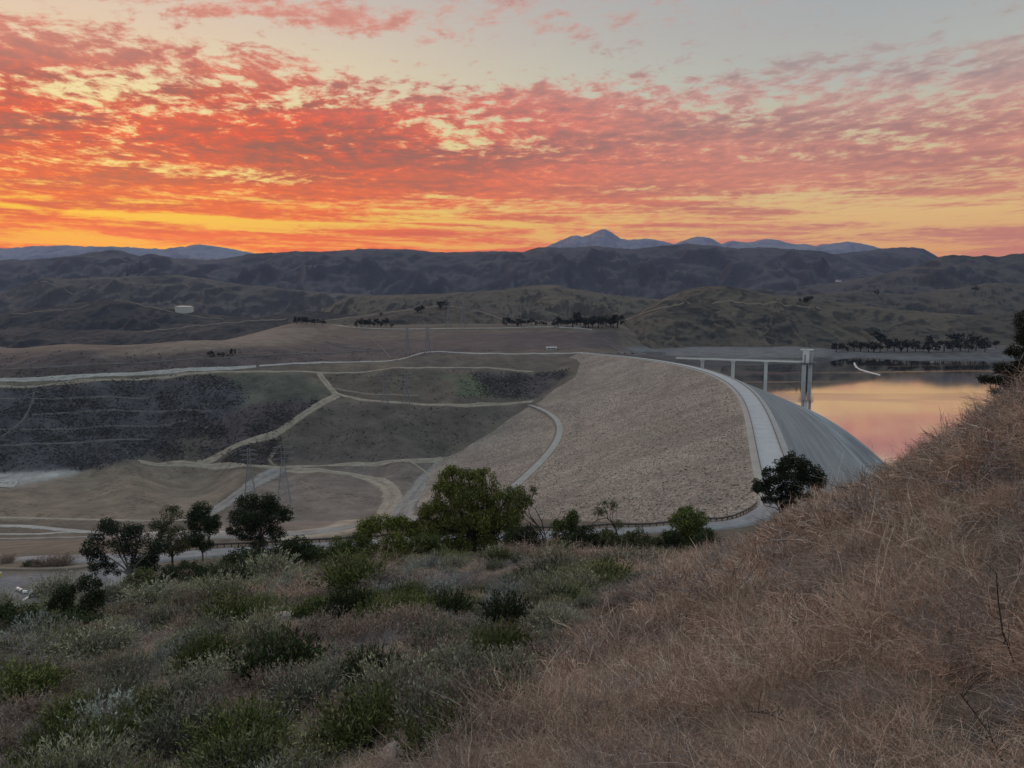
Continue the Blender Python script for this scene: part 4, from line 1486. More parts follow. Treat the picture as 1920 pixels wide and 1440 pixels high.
def scatter(name, meshes, P, rot, scl, idx, mat):
    """ground cover nobody could count: one object whose points carry copies of a few plants"""
    me = bpy.data.meshes.new(name)
    me.vertices.add(len(P))
    me.vertices.foreach_set('co', np.asarray(P, np.float32).ravel())
    for nm, ty, dat, key in (('rot', 'FLOAT_VECTOR', rot, 'vector'), ('scl', 'FLOAT_VECTOR', scl, 'vector'), ('idx', 'INT', idx, 'value')):
        a = me.attributes.new(nm, ty, 'POINT')
        a.data.foreach_set(key, np.asarray(dat, np.int32 if ty == 'INT' else np.float32).ravel())
    me.materials.append(mat)
    o = link(bpy.data.objects.new(name, me))
    ng = bpy.data.node_groups.new(name + "_points", 'GeometryNodeTree')
    ng.interface.new_socket("Geometry", in_out='INPUT', socket_type='NodeSocketGeometry')
    ng.interface.new_socket("Geometry", in_out='OUTPUT', socket_type='NodeSocketGeometry')
    gi, go = ng.nodes.new('NodeGroupInput'), ng.nodes.new('NodeGroupOutput')
    join = ng.nodes.new('GeometryNodeJoinGeometry')
    for m in reversed(meshes):
        src = bpy.data.objects.new(m.name, m)
        oi = ng.nodes.new('GeometryNodeObjectInfo')
        oi.inputs['Object'].default_value = src
        oi.inputs['As Instance'].default_value = False
        g2 = ng.nodes.new('GeometryNodeGeometryToInstance')
        ng.links.new(oi.outputs['Geometry'], g2.inputs[0])
        ng.links.new(g2.outputs[0], join.inputs[0])
    iop = ng.nodes.new('GeometryNodeInstanceOnPoints')
    iop.inputs['Pick Instance'].default_value = True
    ng.links.new(gi.outputs[0], iop.inputs['Points'])
    ng.links.new(join.outputs[0], iop.inputs['Instance'])

    def named(nm, ty):
        n = ng.nodes.new('GeometryNodeInputNamedAttribute')
        n.data_type = ty
        n.inputs['Name'].default_value = nm
        return n.outputs[0]
    ng.links.new(named('idx', 'INT'), iop.inputs['Instance Index'])
    e2r = ng.nodes.new('FunctionNodeEulerToRotation')
    ng.links.new(named('rot', 'FLOAT_VECTOR'), e2r.inputs[0])
    ng.links.new(e2r.outputs[0], iop.inputs['Rotation'])
    ng.links.new(named('scl', 'FLOAT_VECTOR'), iop.inputs['Scale'])
    ng.links.new(iop.outputs[0], go.inputs[0])
    md = o.modifiers.new("points", 'NODES')
    md.node_group = ng
    return tag(o, kind='stuff')


SH = [
    ("sagebrush", 'sage', 345, 1330, 100, 62, "grey-green sagebrush mound with a pale upright fringe, lower left on the slope", "sagebrush on the slope"),
    ("sagebrush", 'sage', 185, 1235, 110, 50, "pale sagebrush mound below the dark bushes at the left edge", "sagebrush on the slope"),
    ("sagebrush", 'sage', 290, 1133, 95, 34, "low rounded sagebrush just below the trunk of the wide roadside tree", "sagebrush on the slope"),
    ("sagebrush", 'sage', 500, 1095, 95, 50, "grey sagebrush in front of the dark shrub by the road", "sagebrush on the slope"),
    ("sagebrush", 'sage', 1040, 1092, 90, 58, "tall grass-like grey-green shrub under the sparse tree", "sagebrush on the slope"),
    ("sagebrush", 'sage', 570, 1335, 130, 70, "arching pale sagebrush spilling to the left, lower middle of the slope", "sagebrush on the slope"),
    ("sagebrush", 'sage', 490, 1215, 85, 62, "grey sagebrush beside the largest dark green bush", "sagebrush on the slope"),
    ("sagebrush", 'silver', 720, 1130, 60, 32, "silvery sagebrush, left of the two pale ones below the big pepper tree", "silvery sagebrush"),
    ("sagebrush", 'silver', 822, 1120, 75, 30, "silvery sagebrush, right of the two pale ones below the big pepper tree", "silvery sagebrush"),
    ("sagebrush", 'sage', 1065, 1190, 95, 34, "pale spreading sagebrush right above the bright green bush", "sagebrush on the slope"),
    ("sagebrush", 'silver', 130, 1430, 90, 45, "silvery stems standing at the lower left corner", "silvery sagebrush"),
    ("sagebrush", 'sage', 240, 1290, 80, 60, "sagebrush with green side left of the pale fringed mound", "sagebrush on the slope"),
    ("sagebrush", 'sage', 640, 1300, 110, 60, "grey-green mound left of the lower boulder", "sagebrush on the slope"),
    ("sagebrush", 'sage', 1180, 1075, 90, 40, "yellowish-grey shrub on the crest of the slope right of the sparse tree", "sagebrush on the slope"),
    ("sagebrush", 'sage', 960, 1275, 85, 50, "grey shrub just below the bright green bush", "sagebrush on the slope"),
    ("green_bush", 'green', 945, 1250, 95, 72, "bright green bush in the middle of the slope", "green bushes on the slope"),
    ("green_bush", 'green', 690, 1400, 150, 90, "bright green bush beside the lower boulder at bottom", "green bushes on the slope"),
    ("green_bush", 'dark', 525, 1285, 130, 85, "largest dark green bush with a sagebrush at its side", "green bushes on the slope"),
    ("green_bush", 'green', 440, 1190, 100, 70, "olive green bush above the largest dark bush", "green bushes on the slope"),
    ("green_bush", 'green', 110, 1440, 130, 75, "dark green bush at the bottom edge near the left corner", "green bushes on the slope"),
    ("green_bush", 'green', 230, 1430, 110, 80, "olive green bush at the bottom edge, second from the left corner", "green bushes on the slope"),
    ("green_bush", 'dark', 950, 1178, 80, 55, "blackish green bush directly above the bright green bush", "green bushes on the slope"),
    ("green_bush", 'green', 50, 1310, 110, 55, "long low green bush at the left edge of the slope", "green bushes on the slope"),
    ("green_bush", 'green', 665, 1110, 95, 62, "green bush at the foot of the small arching pepper tree", "green bushes on the slope"),
    ("green_bush", 'dark', 700, 1290, 90, 65, "dark bush left of the middle boulder", "green bushes on the slope"),
    ("green_bush", 'green', 1250, 1110, 60, 25, "small low green plant at the edge of the dry brush", "green bushes on the slope"),
    ("dead_shrub", 'greytwig', 265, 1290, 70, 70, "bare dark grey shrub with upright twigs left of the pale fringed mound", "dead grey shrubs"),
    ("dead_shrub", 'greytwig', 620, 1235, 70, 40, "grey dead shrub right of the largest dark green bush", "dead grey shrubs"),
    ("dead_shrub", 'greytwig', 800, 1110, 120, 48, "purplish grey dead shrub below the big pepper tree", "dead grey shrubs"),
    ("dead_shrub", 'greytwig', 60, 1240, 140, 60, "dark grey dead thicket below the bushes at the left edge", "dead grey shrubs"),
    ("dead_shrub", 'greytwig', 880, 1105, 100, 52, "grey dead shrub on the crest right below the big pepper tree", "dead grey shrubs"),
    ("rusty_shrub", 'rust', 1150, 1070, 60, 32, "dark rusty brown shrub at the foot of the sparse tree", "rusty shrubs"),
    ("rusty_shrub", 'rust', 460, 1290, 60, 40, "rusty brown shrub at the left foot of the largest dark bush", "rusty shrubs"),
    ("rusty_shrub", 'rust', 900, 1305, 70, 45, "rusty dry shrub left below the bright green bush", "rusty shrubs"),
    ("dry_shrub", 'twig', 720, 1075, 130, 45, "pale dry shrub on the crest below the small arching pepper tree", "dry shrubs on the slope"),
    ("dry_shrub", 'twig', 1020, 1050, 100, 40, "dry pinkish shrub on the crest by the dead tree", "dry shrubs on the slope"),
    ("dry_shrub", 'twig', 560, 1120, 120, 48, "dry straw-coloured shrub above the flat pale boulder", "dry shrubs on the slope"),
]


# further mounds between them; each is told by the landmark it stands next to
LAND = [(525, 1250, "the largest dark green bush"), (945, 1215, "the bright green bush"), (345, 1300, "the pale fringed sagebrush"), (690, 1355, "the green bush by the lower boulder"), (820, 1330, "the rounded grey boulder"),
        (528, 1162, "the flat pale boulder"), (890, 1045, "the biggest tree"), (770, 1045, "the small arching pepper tree"), (1290, 1030, "the round olive tree"), (1162, 1035, "the sparse tree"), (1024, 1045, "the half-dead tree"),
        (380, 1060, "the tall narrow tree"), (490, 1050, "the broad round tree"), (246, 1100, "the wide drooping tree"), (150, 1130, "the tall dark bush"), (40, 1175, "the bush at the left edge"), (735, 1420, "the tan boulder at the bottom"),
        (110, 1415, "the dark bush in the lower left corner"), (262, 1195, "the small half-hidden boulder"), (772, 1110, "the two silvery sagebrushes"), (1138, 1160, "the boulder at the edge of the dry brush"), (622, 1060, "the green roadside shrub")]
DESC = {'sage': ("sagebrush", "grey-green sagebrush mound", "sagebrush on the slope"), 'silver': ("sagebrush", "silvery sagebrush mound", "silvery sagebrush"), 'green': ("green_bush", "green bush", "green bushes on the slope"),
        'dark': ("green_bush", "dark green bush", "green bushes on the slope"), 'olive': ("green_bush", "olive green bush", "green bushes on the slope"), 'greytwig': ("dead_shrub", "grey leafless shrub", "dead grey shrubs"),
        'rust': ("rusty_shrub", "rusty brown shrub", "rusty shrubs"), 'twig': ("dry_shrub", "dry straw-coloured shrub", "dry shrubs on the slope"), 'grass': ("grass_tussock", "pale grass tussock", "grass tussocks on the slope")}
mr = random.Random(8)
MORE, taken, used = [], [(a[2], a[3], a[4]) for a in SH], set()
for _ in range(6000):
    if len(MORE) >= 150:
        break
    py = 1052 + 388 * mr.random() ** 1.25
    xmax = float(np.interp(py, [1040, 1075, 1110, 1185, 1280, 1360, 1445], [1330, 1290, 1220, 1140, 1050, 940, 850]))
    px = mr.uniform(-20, xmax)
    if py < 1145 - 0.16 * px and px < 560:
        continue
    w = mr.uniform(.6, 1.25) * (46 + (py - 1050) * .22)
    if any(abs(px - x) < (w + v) * .36 and abs(py - y) < (w + v) * .20 for x, y, v in taken):
        continue
    kd = mr.choices(['sage', 'silver', 'green', 'dark', 'olive', 'greytwig', 'rust', 'twig', 'grass'], [27, 5, 7, 13, 8, 16, 6, 18, 12])[0]
    nm_, ds, grp = DESC[kd]
    lab = None
    for lx, ly, ln in sorted(LAND, key=lambda q: math.hypot(q[0] - px, (q[1] - py) * 1.5))[:5]:
        dx, dy = px - lx, py - ly
        hv = "left" if dx < 0 else "right"
        far_w = math.hypot(dx, dy * 1.5)
        side = ("just " if far_w < 70 else "") + (("to the %s of" % hv) if abs(dx) > abs(dy) * 2.2 else (("below" if dy > 0 else "above") if abs(dx) * 2.2 < abs(dy) else ("below and %s of" % hv if dy > 0 else "above and %s of" % hv)))
        for sz_ in (("small ",) if w < 52 else (("broad ",) if w > 92 else ("",))) :
            c = "%s%s %s %s" % (sz_, ds, side, ln)
            if c not in used and len(c.split()) <= 16:
                lab = c
                break
        if lab:
            break
    if not lab:
        continue
    used.add(lab)
    taken.append((px, py, w))
    MORE.append((nm_, kd, px, py, w, w * mr.uniform(.50, .76) * (0.8 if kd in ('grass', 'twig') else 1), lab, grp))


RNG = np.random.default_rng(11)


def sample_ground(r0, r1, dens, umax=0.96):
    n = int(umax * (r1 * r1 - r0 * r0) * dens)
    y = np.sqrt(RNG.uniform(r0 * r0, r1 * r1, n))
    x = RNG.uniform(-umax, umax, n) * y
    return x, y, ground_z(x, y)


BR = np.array([(1000, 1010), (1160, 1075), (1200, 1110), (1130, 1185), (1040, 1280), (930, 1360), (840, 1445), (760, 1560)])


def dry_side(px, py):
    """positive on the dry brush slope at the right"""
    xb = np.interp(py, BR[:, 1], BR[:, 0])
    return px - xb


pts_x, pts_y, pts_z = [], [], []
for r0, r1, de in ((2.6, 6, 13), (6, 12, 9), (12, 35, 5.5), (35, 112, 2.6)):
    x, y, z = sample_ground(r0, r1, de)
    pts_x.append(x); pts_y.append(y); pts_z.append(z)
gx_, gy_, gz_ = map(np.concatenate, (pts_x, pts_y, pts_z))
gpx, gpy = project(np.stack([gx_, gy_, gz_ + 0.3], -1))
# only the hillside itself, not the road bench below
keep = (gpx > -420) & (gpx < 2330) & (gpy < 1700) & ((gz_ > 14) | ((gz_ > -2) & (gpx < 1300) & (gy_ < 112)))
gx_, gy_, gz_, gpx, gpy = (a[keep] for a in (gx_, gy_, gz_, gpx, gpy))
# room round the single shrubs
for (_, _, px, py, wpx, hpx, _, _) in SH + MORE:
    q = hit_ground(px, py, 3.0)
    r = wpx * q[1] / FPX * .5
    k = (np.hypot(gx_ - q[0], gy_ - q[1]) > r * .75) & ~((np.hypot(gx_ - q[0] * .96, gy_ - q[1] + r * 1.1) < r * .85))
    gx_, gy_, gz_, gpx, gpy = (a[k] for a in (gx_, gy_, gz_, gpx, gpy))
N = len(gx_)
side = dry_side(gpx, gpy) + 90 * fbm(gx_ / 6, gy_ / 6, 3, 91)
u1 = RNG.uniform(0, 1, N)
patch = vnoise(gx_ / 4.5, gy_ / 4.5, 61) * .6 + vnoise(gx_ / 1.7, gy_ / 1.7, 62) * .4
patch2 = vnoise(gx_ / 5.5 + 40, gy_ / 5.5, 63)
kind = np.full(N, 'grass', dtype=object)
dry = side > 0
kind[dry] = 'twig'
kind[dry & (u1 < 0.07)] = 'greytwig'
kind[dry & (u1 > 0.84)] = 'stalk'
kind[dry & (patch2 > 0.66) & (u1 > 0.35) & (u1 < 0.62)] = 'stalk'
wet = ~dry
kind[wet & (u1 < 0.36)] = 'twig'
kind[wet & (patch > 0.56) & (u1 > 0.22) & (u1 < 0.31)] = 'sage'
kind[wet & (patch > 0.66) & (u1 > 0.62) & (u1 < 0.635)] = 'silver'
kind[wet & (patch < 0.44) & (u1 > 0.30) & (u1 < 0.66)] = 'greytwig'
kind[wet & (patch2 > 0.62) & (u1 > 0.66) & (u1 < 0.73)] = 'olive'
kind[wet & (patch2 < 0.32) & (u1 > 0.70) & (u1 < 0.79)] = 'rust'
kind[wet & (patch2 > 0.74) & (u1 > 0.90)] = 'green'
farp = gy_ > RNG.uniform(11, 24, N)
kind[(kind == 'twig') & farp] = 'twigfar'
kind[(kind == 'greytwig') & farp] = 'greyfar'
rot = np.stack([RNG.normal(0, .14, N), RNG.normal(0, .14, N), RNG.uniform(0, 6.283, N)], -1)
size = RNG.uniform(.65, 1.15, N) * np.interp(gy_, [2.5, 6, 12, 40, 110], [.62, .75, .92, 1.25, 1.6])
size *= 0.34 + 0.75 * vnoise(gx_ / 1.3, gy_ / 1.3, 77) ** 1.3 + 0.80 * vnoise(gx_ / 3.6, gy_ / 3.6, 78)
hs = np.ones(N) * RNG.uniform(.75, 1.15, N)
hs[kind == 'grass'] *= 0.8
lowc = wet & np.isin(kind, ('twig', 'twigfar', 'grass', 'greytwig', 'greyfar'))
size[lowc] *= 0.68
hs[lowc] *= 0.75
scl = np.stack([size, size, size * hs], -1)
# keep the view clear right at the camera
clear = np.hypot(gx_, gy_) > 3.0
for nm, kinds in (("dry_brush", ('twig', 'twigfar')), ("dead_brush", ('greytwig', 'greyfar')), ("dry_stalks", ('stalk',)), ("dry_grass", ('grass',)),
                  ("sage_scrub", ('sage', 'silver')), ("green_scrub", ('olive', 'green')), ("rusty_scrub", ('rust',))):
    meshes = sum([PROTO[k] for k in kinds], [])
    off, o_ = {}, 0
    for k in kinds:
        off[k] = (o_, len(PROTO[k]))
        o_ += len(PROTO[k])
    s = np.isin(kind, kinds) & clear
    ids = np.array([off[k][0] + RNG.integers(off[k][1]) for k in kind[s]], int)
    scatter(nm, meshes, np.stack([gx_[s], gy_[s], gz_[s] - 0.04], -1), rot[s], scl[s], ids, meshes[0].materials[0])

SHR_N = {}


def shrub(name, kind_, px, py, wpx, hpx, label, group, cat="shrub", ymin=3.0, depth=None):
    """a shrub whose foot stands at pixel (px, py)"""
    p = hit_ground(px, py, ymin) if depth is None else None
    if depth is not None:
        u, _ = ray(px, py)
        p = np.array([u * depth, depth, float(ground_z(u * depth, depth))])
    sc = p[1] / FPX
    SHR_N[kind_] = SHR_N.get(kind_, 0) + 1
    me = PROTO[kind_][SHR_N[kind_] % len(PROTO[kind_])]
    o = link(bpy.data.objects.new(name, me))
    o.location = (p[0], p[1], p[2] - 0.05)
    w = wpx * sc / 1.12
    o.scale = (w, w, hpx * sc / 0.62)
    o.rotation_euler = (0, 0, SHR_N[kind_] * 2.4)
    tag(o, label, cat, group)
    return o


for a in SH:
    shrub(*a)
for a in MORE:
    shrub(*a)


# ------------------------------------------------------------------ boulders
def rock_mesh(seed):
    rng = np.random.default_rng(seed)
    nu_, nv_ = 30, 18
    V = []
    for j in range(nv_ + 1):
        for i in range(nu_):
            th, ph = 2 * np.pi * i / nu_, np.pi * j / nv_
            V.append((math.cos(th) * math.sin(ph), math.sin(th) * math.sin(ph), math.cos(ph)))
    V = np.array(V)
    k = rng.normal(0, 1, (7, 3))
    for q in k:
        q = q / np.linalg.norm(q)
        d = V @ q
        V = V - np.clip(d - 0.60, 0, None)[:, None] * q * 0.95
    V = V * (1 + 0.10 * np.sin(V @ rng.normal(0, 3, 3) + 1)[:, None])
    nz_ = fbm(V[:, 0] * 2.2 + seed, V[:, 1] * 2.2 + V[:, 2] * 1.7, 4, seed) + .6 * fbm(V[:, 2] * 5, V[:, 0] * 5 + V[:, 1] * 4, 3, seed + 1)
    V = V * (1 + 0.16 * nz_)[:, None]
    F = []
    for j in range(nv_):
        for i in range(nu_):
            F.append((j * nu_ + i, j * nu_ + (i + 1) % nu_, (j + 1) * nu_ + (i + 1) % nu_, (j + 1) * nu_ + i))
    return np_mesh("boulder", V, np.array(F), [M_ROCK], True)


M_ROCK = plain("boulder_stone", (0.30, 0.255, 0.22), 0.35, 2.5)
for i, (px, py, w, h, rz, lb) in enumerate([
        (528, 1172, 42, 26, .3, "flat pale slab boulder tilted between grey shrubs on the slope"),
        (262, 1205, 32, 22, 1.0, "small pale boulder half hidden in brush above the bare grey shrub"),
        (1138, 1172, 30, 20, .5, "small boulder at the edge of the dry brush slope"),
        (820, 1345, 44, 34, .2, "rounded grey boulder low on the slope beside dry twigs"),
        (735, 1432, 62, 40, 1.3, "largest tan boulder at the bottom edge of the picture"),
        (792, 1290, 36, 22, .6, "brownish boulder above the rounded grey one"),
        (672, 1345, 40, 24, .9, "dull boulder left of the rounded grey one, by the green bush"),
        (850, 1152, 24, 12, .1, "low reddish rock lying below the silvery sagebrush")]):
    p = hit_ground(px, py, 3.0)
    s = p[1] / FPX
    o = link(bpy.data.objects.new("boulder", rock_mesh(i + 3)))
    o.location = (p[0], p[1], p[2] + h * s * .30)
    o.scale = (w * s * .62, w * s * .5, h * s * .62)
    o.rotation_euler = (.1, .15, rz)
    tag(o, lb, "boulder", "boulders on the slope")


# ------------------------------------------------------------------ trees
def tree(name, label, cat, base, depth, lobes, leaf_mat, bark, leaf=(0.34, 0.16), dens=1.0, fork=0.35, trunk_r=0.22, seed=1, hang=0.0, limbs=None, group=None, clump=0.44, twigs=True, sag=0.0):
    """base and lobes are read off the photograph at the tree's distance; every lobe is as deep as it is wide"""
    rng = np.random.default_rng(seed)
    u, _ = ray(base[0], base[1])
    B = np.array([u * depth, depth, float(ground_z(u * depth, depth))])
    sc = depth / FPX
    root = empty(name, tuple(B))
    tag(root, label, cat, group)
    cen, rad = [], []
    for (x, y, rx, ry) in lobes:
        c = at_depth(x, y, depth) - B
        r = .5 * (rx + ry)
        c[1] += rng.uniform(-.55, .55) * r * sc
        cen.append(c)
        rad.append((rx * sc, .5 * (rx + ry) * sc * 1.05, ry * sc))
    cen, rad = np.array(cen), np.array(rad)
    A = Acc()
    # wood
    W = MB()
    top = cen[:, 2].max()
    cm = cen.mean(0)
    fz = max(0.6, fork * top)
    fk = np.array([cm[0] * .18, cm[1] * .18, fz])
    W.tube([(0, 0, -0.6), (fk[0] * .4, fk[1] * .4, fz * .5), tuple(fk)], [trunk_r * 1.25, trunk_r, trunk_r * .85], 8)
    tips = []
    for c, r in zip(cen, rad):
        m = fk * .45 + c * .55 + rng.normal(0, .06, 3) * np.linalg.norm(c)
        m[2] = max(m[2], fz)
        W.tube([tuple(fk), tuple(fk * .7 + m * .3 + np.array([0, 0, .12 * top * .3])), tuple(m), tuple(c)], [trunk_r * .6, trunk_r * .45, trunk_r * .3, trunk_r * .14], 6)
        for k in range(3):
            e = c + rng.normal(0, .55, 3) * r
            W.tube([tuple(m * .4 + c * .6), tuple(c * .5 + e * .5 + rng.normal(0, .05, 3)), tuple(e)], [trunk_r * .16, trunk_r * .11, trunk_r * .05], 4)
    W.build("trunk", bark, root)
    if limbs:
        Lm = MB()
        for pl, r in limbs:
            q = [tuple(at_depth(x, y, depth + (k % 3 - 1) * .25) - B) for k, (x, y) in enumerate(pl)]
            Lm.tube(q, list(np.linspace(r, r * .4, len(q))), 6)
        Lm.build("limb", bark, root)
    # foliage: each lobe holds clumps of leaves
    for c, r in zip(cen, rad):
        vol = r[0] * r[2]
        nc = max(7, int(22 * dens))
        a = unit(rng.normal(0, 1, (nc, 3))) * (rng.uniform(.25, 1, nc) ** .45)[:, None]
        cc = c + a * r * .86
        cr = clump * r.mean() * rng.uniform(.6, 1.25, nc)
        k = np.maximum(14, (vol / (leaf[0] * leaf[1]) * 22.0 * dens / nc * (cr / cr.mean()) ** 2)).astype(int)
        ci = np.repeat(np.arange(nc), k)
        m = len(ci)
        off = unit(rng.normal(0, 1, (m, 3))) * (rng.uniform(0, 1, m) ** .5)[:, None] * cr[ci][:, None]
        off[:, 2] *= .75
        if hang > 0:
            off[:, 2] -= rng.uniform(0, 1, m) ** 1.5 * hang * cr[ci]
        p = cc[ci] + off
        d = rng.normal(0, .7, (m, 3)) + unit(off) * .5 + np.array([0, 0, -.15 - hang * .9])
        V, F = leaf_quads(p, d, leaf[0] * rng.uniform(.6, 1.3, m), leaf[1] * rng.uniform(.7, 1.3, m), rng)
        A.add(V, F)
    link(bpy.data.objects.new("crown", A.mesh("crown", [leaf_mat])), root)
    return root


G_RD = "trees along the road below the hillside"
tree("broadleaf_tree", "wide drooping dark tree with a pale forked trunk, leftmost by the road", "tree", (246, 1100), 160,
     [(215, 1000, 34, 22), (180, 1028, 24, 24), (236, 1018, 42, 30), (268, 1042, 36, 26), (188, 1052, 20, 20), (298, 1022, 22, 22), (212, 1066, 16, 13), (284, 1062, 20, 14), (200, 985, 18, 12), (255, 992, 18, 12)], M_OAK, M_BARK_P, (.42, .22), .9, .25, .42, 3, group=G_RD)
tree("eucalyptus_tree", "slim olive tree between the wide drooping tree and the tall dark one", "tree", (323, 1052), 168,
     [(318, 968, 20, 18), (300, 985, 18, 16), (306, 1008, 20, 20), (338, 1000, 18, 22), (322, 1030, 20, 14), (345, 1022, 12, 14)], M_OLIVE, M_BARK, (.40, .2), .8, .3, .28, 4, group=G_RD)
tree("eucalyptus_tree", "tall narrow dark green tree with a thin bare trunk by the guardrail", "tree", (380, 1054), 176,
     [(376, 958, 20, 16), (372, 982, 26, 24), (395, 985, 20, 18), (368, 1005, 22, 20), (384, 1015, 20, 18), (402, 976, 14, 12), (366, 962, 12, 14)], M_DARKG, M_BARK_P, (.42, .22), 1.2, .2, .26, 5, group=G_RD)
tree("eucalyptus_tree", "broad round olive-dark tree beside the pale diagonal track", "tree", (490, 1040), 176,
     [(462, 942, 24, 18), (496, 938, 26, 18), (480, 962, 42, 26), (520, 962, 24, 24), (448, 972, 24, 22), (492, 990, 34, 22), (536, 966, 14, 12), (436, 992, 12, 12), (460, 1000, 22, 16), (520, 998, 18, 16), (486, 1014, 20, 12)], M_DARKG, M_BARK, (.42, .22), 1.1, .35, .36, 6, group=G_RD)
tree("roadside_shrub", "dark rounded shrub standing at the near edge of the road", "shrub", (512, 1062), 150,
     [(492, 1034, 24, 16), (520, 1036, 28, 16), (548, 1045, 20, 12), (505, 1050, 30, 14)], M_OAK, M_BARK_D, (.36, .2), 1.1, .2, .12, 7, group="shrubs between the hillside and the road")
tree("roadside_shrub", "green rounded shrub left of the small arching pepper tree", "shrub", (622, 1064), 126,
     [(600, 1034, 22, 16), (634, 1030, 26, 20), (620, 1048, 34, 16), (586, 1050, 18, 12)], M_GREEN, M_BARK_D, (.32, .16), 1.0, .2, .12, 8, group="shrubs between the hillside and the road")
tree("pepper_tree", "small arching pepper tree left of the biggest tree, its limbs bowed over", "tree", (772, 1052), 116,
     [(690, 985, 24, 14), (716, 974, 30, 12), (748, 978, 26, 14), (774, 990, 22, 16), (682, 1006, 16, 16), (792, 1008, 18, 16), (690, 1030, 22, 16), (730, 1040, 22, 14), (770, 1030, 18, 18)], M_PEPPER, M_BARK_D, (.34, .14), 2.0, .35, .18, 9, hang=1.0, group="pepper trees",
     limbs=[([(782, 1030), (772, 1008), (748, 1000), (720, 1002), (700, 1010)], .13), ([(776, 1020), (760, 996), (735, 984)], .09)])
tree("pepper_tree", "biggest tree, a tall yellow-green weeping pepper tree in the middle", "tree", (890, 1062), 114,
     [(846, 886, 26, 16), (904, 884, 24, 15), (876, 886, 18, 12), (832, 910, 24, 22), (868, 916, 40, 26), (914, 914, 34, 24), (962, 922, 30, 16), (984, 938, 18, 12), (812, 946, 30, 24), (796, 968, 16, 14), (860, 956, 42, 32), (912, 956, 42, 32), (956, 960, 32, 26), (810, 990, 30, 28),
      (858, 1000, 44, 32), (914, 1000, 44, 32), (964, 994, 26, 26), (802, 1026, 26, 20), (850, 1036, 40, 22), (910, 1036, 42, 22), (955, 1028, 28, 20)],
     M_PEPPER, M_BARK_D, (.36, .13), 1.25, .3, .40, 10, hang=1.4, clump=.36, group="pepper trees")
tree("dead_tree", "half-dead dark tree with bare crooked limbs and one leafy tuft, right of the biggest tree", "tree", (1024, 1052), 104,
     [(984, 930, 14, 10), (1002, 917, 14, 8), (968, 942, 10, 10)], M_OLIVE, M_BARK_D, (.28, .10), .55, .40, .13, 11, hang=.6,
     limbs=[([(1024, 1040), (1022, 1004), (1008, 985), (990, 968), (976, 952)], .10), ([(1022, 1004), (1016, 978), (1004, 955), (992, 946)], .08), ([(1010, 986), (996, 990), (984, 1000)], .05), ([(1000, 978), (986, 982), (974, 980)], .04), ([(1022, 1004), (1034, 985), (1046, 970), (1052, 958)], .06), ([(1016, 978), (1022, 962), (1018, 948)], .04), ([(1004, 955), (1010, 940)], .03)])
tree("roadside_tree", "round-topped green tree between the half-dead tree and the sparse tree", "tree", (1068, 1056), 101,
     [(1072, 968, 14, 14), (1064, 990, 26, 18), (1084, 1006, 24, 20), (1050, 1010, 24, 20), (1072, 1026, 34, 18), (1044, 985, 12, 12)], M_GREEN, M_BARK_D, (.30, .14), 1.4, .25, .14, 12, group=G_RD)
tree("sparse_tree", "sparse thin-leaved tree with an arching bare limb above the guardrail", "tree", (1162, 1040), 99,
     [(1132, 950, 18, 12), (1150, 948, 10, 12), (1122, 962, 10, 10), (1156, 980, 14, 12), (1140, 1000, 16, 14), (1172, 1012, 20, 12), (1180, 1024, 18, 10)], M_OLIVE, M_BARK_D, (.24, .09), .42, .45, .10, 13, hang=.5,
     limbs=[([(1161, 1030), (1157, 1008), (1155, 992), (1150, 982), (1138, 971), (1120, 975), (1106, 986), (1097, 996)], .09), ([(1157, 1008), (1146, 1000), (1138, 996)], .05), ([(1140, 972), (1136, 958), (1128, 944)], .05), ([(1150, 982), (1148, 962), (1152, 946)], .04), ([(1097, 996), (1094, 980)], .04), ([(1120, 975), (1122, 960)], .03), ([(1160, 1016), (1168, 1004), (1170, 990)], .04)])
tree("roadside_tree", "round bright olive tree standing alone in front of the guardrail", "tree", (1290, 1042), 104,
     [(1290, 962, 18, 12), (1276, 976, 24, 18), (1308, 978, 24, 18), (1292, 996, 36, 18), (1266, 1008, 22, 14), (1318, 1004, 22, 16), (1290, 1018, 40, 14)], M_GREEN, M_BARK_D, (.30, .14), 1.5, .2, .13, 14, group=G_RD)
tree("roadside_shrub", "small green shrub left of the round olive tree", "shrub", (1226, 1042), 100,
     [(1214, 1020, 16, 12), (1236, 1018, 16, 12), (1224, 1030, 24, 10)], M_GREEN, M_BARK_D, (.26, .12), 1.0, .2, .08, 15, group="shrubs between the hillside and the road")
tree("oak_tree", "blackish rounded oak in front of the end of the dam's crest road", "tree", (1461, 974), 150,
     [(1490, 862, 24, 14), (1470, 872, 22, 16), (1510, 878, 26, 18), (1450, 890, 26, 16), (1484, 898, 42, 22), (1526, 894, 20, 18), (1430, 912, 20, 14), (1456, 918, 30, 16), (1500, 918, 34, 16), (1536, 908, 14, 14), (1440, 934, 18, 9), (1474, 940, 24, 12), (1418, 916, 10, 8)], M_OAK, M_BARK_D, (.40, .24), 1.35, .35, .22, 16, clump=.34)
tree("bush", "tall dark bush above the white drum at the left", "bush", (152, 1192), 45,
     [(160, 1094, 20, 20), (130, 1112, 24, 20), (172, 1122, 22, 24), (112, 1132, 24, 18), (150, 1146, 36, 20), (178, 1150, 20, 22), (184, 1094, 8, 10)], M_DARKG, M_BARK_D, (.15, .06), 1.1, .2, .06, 17, group="dark bushes at the left of the slope")
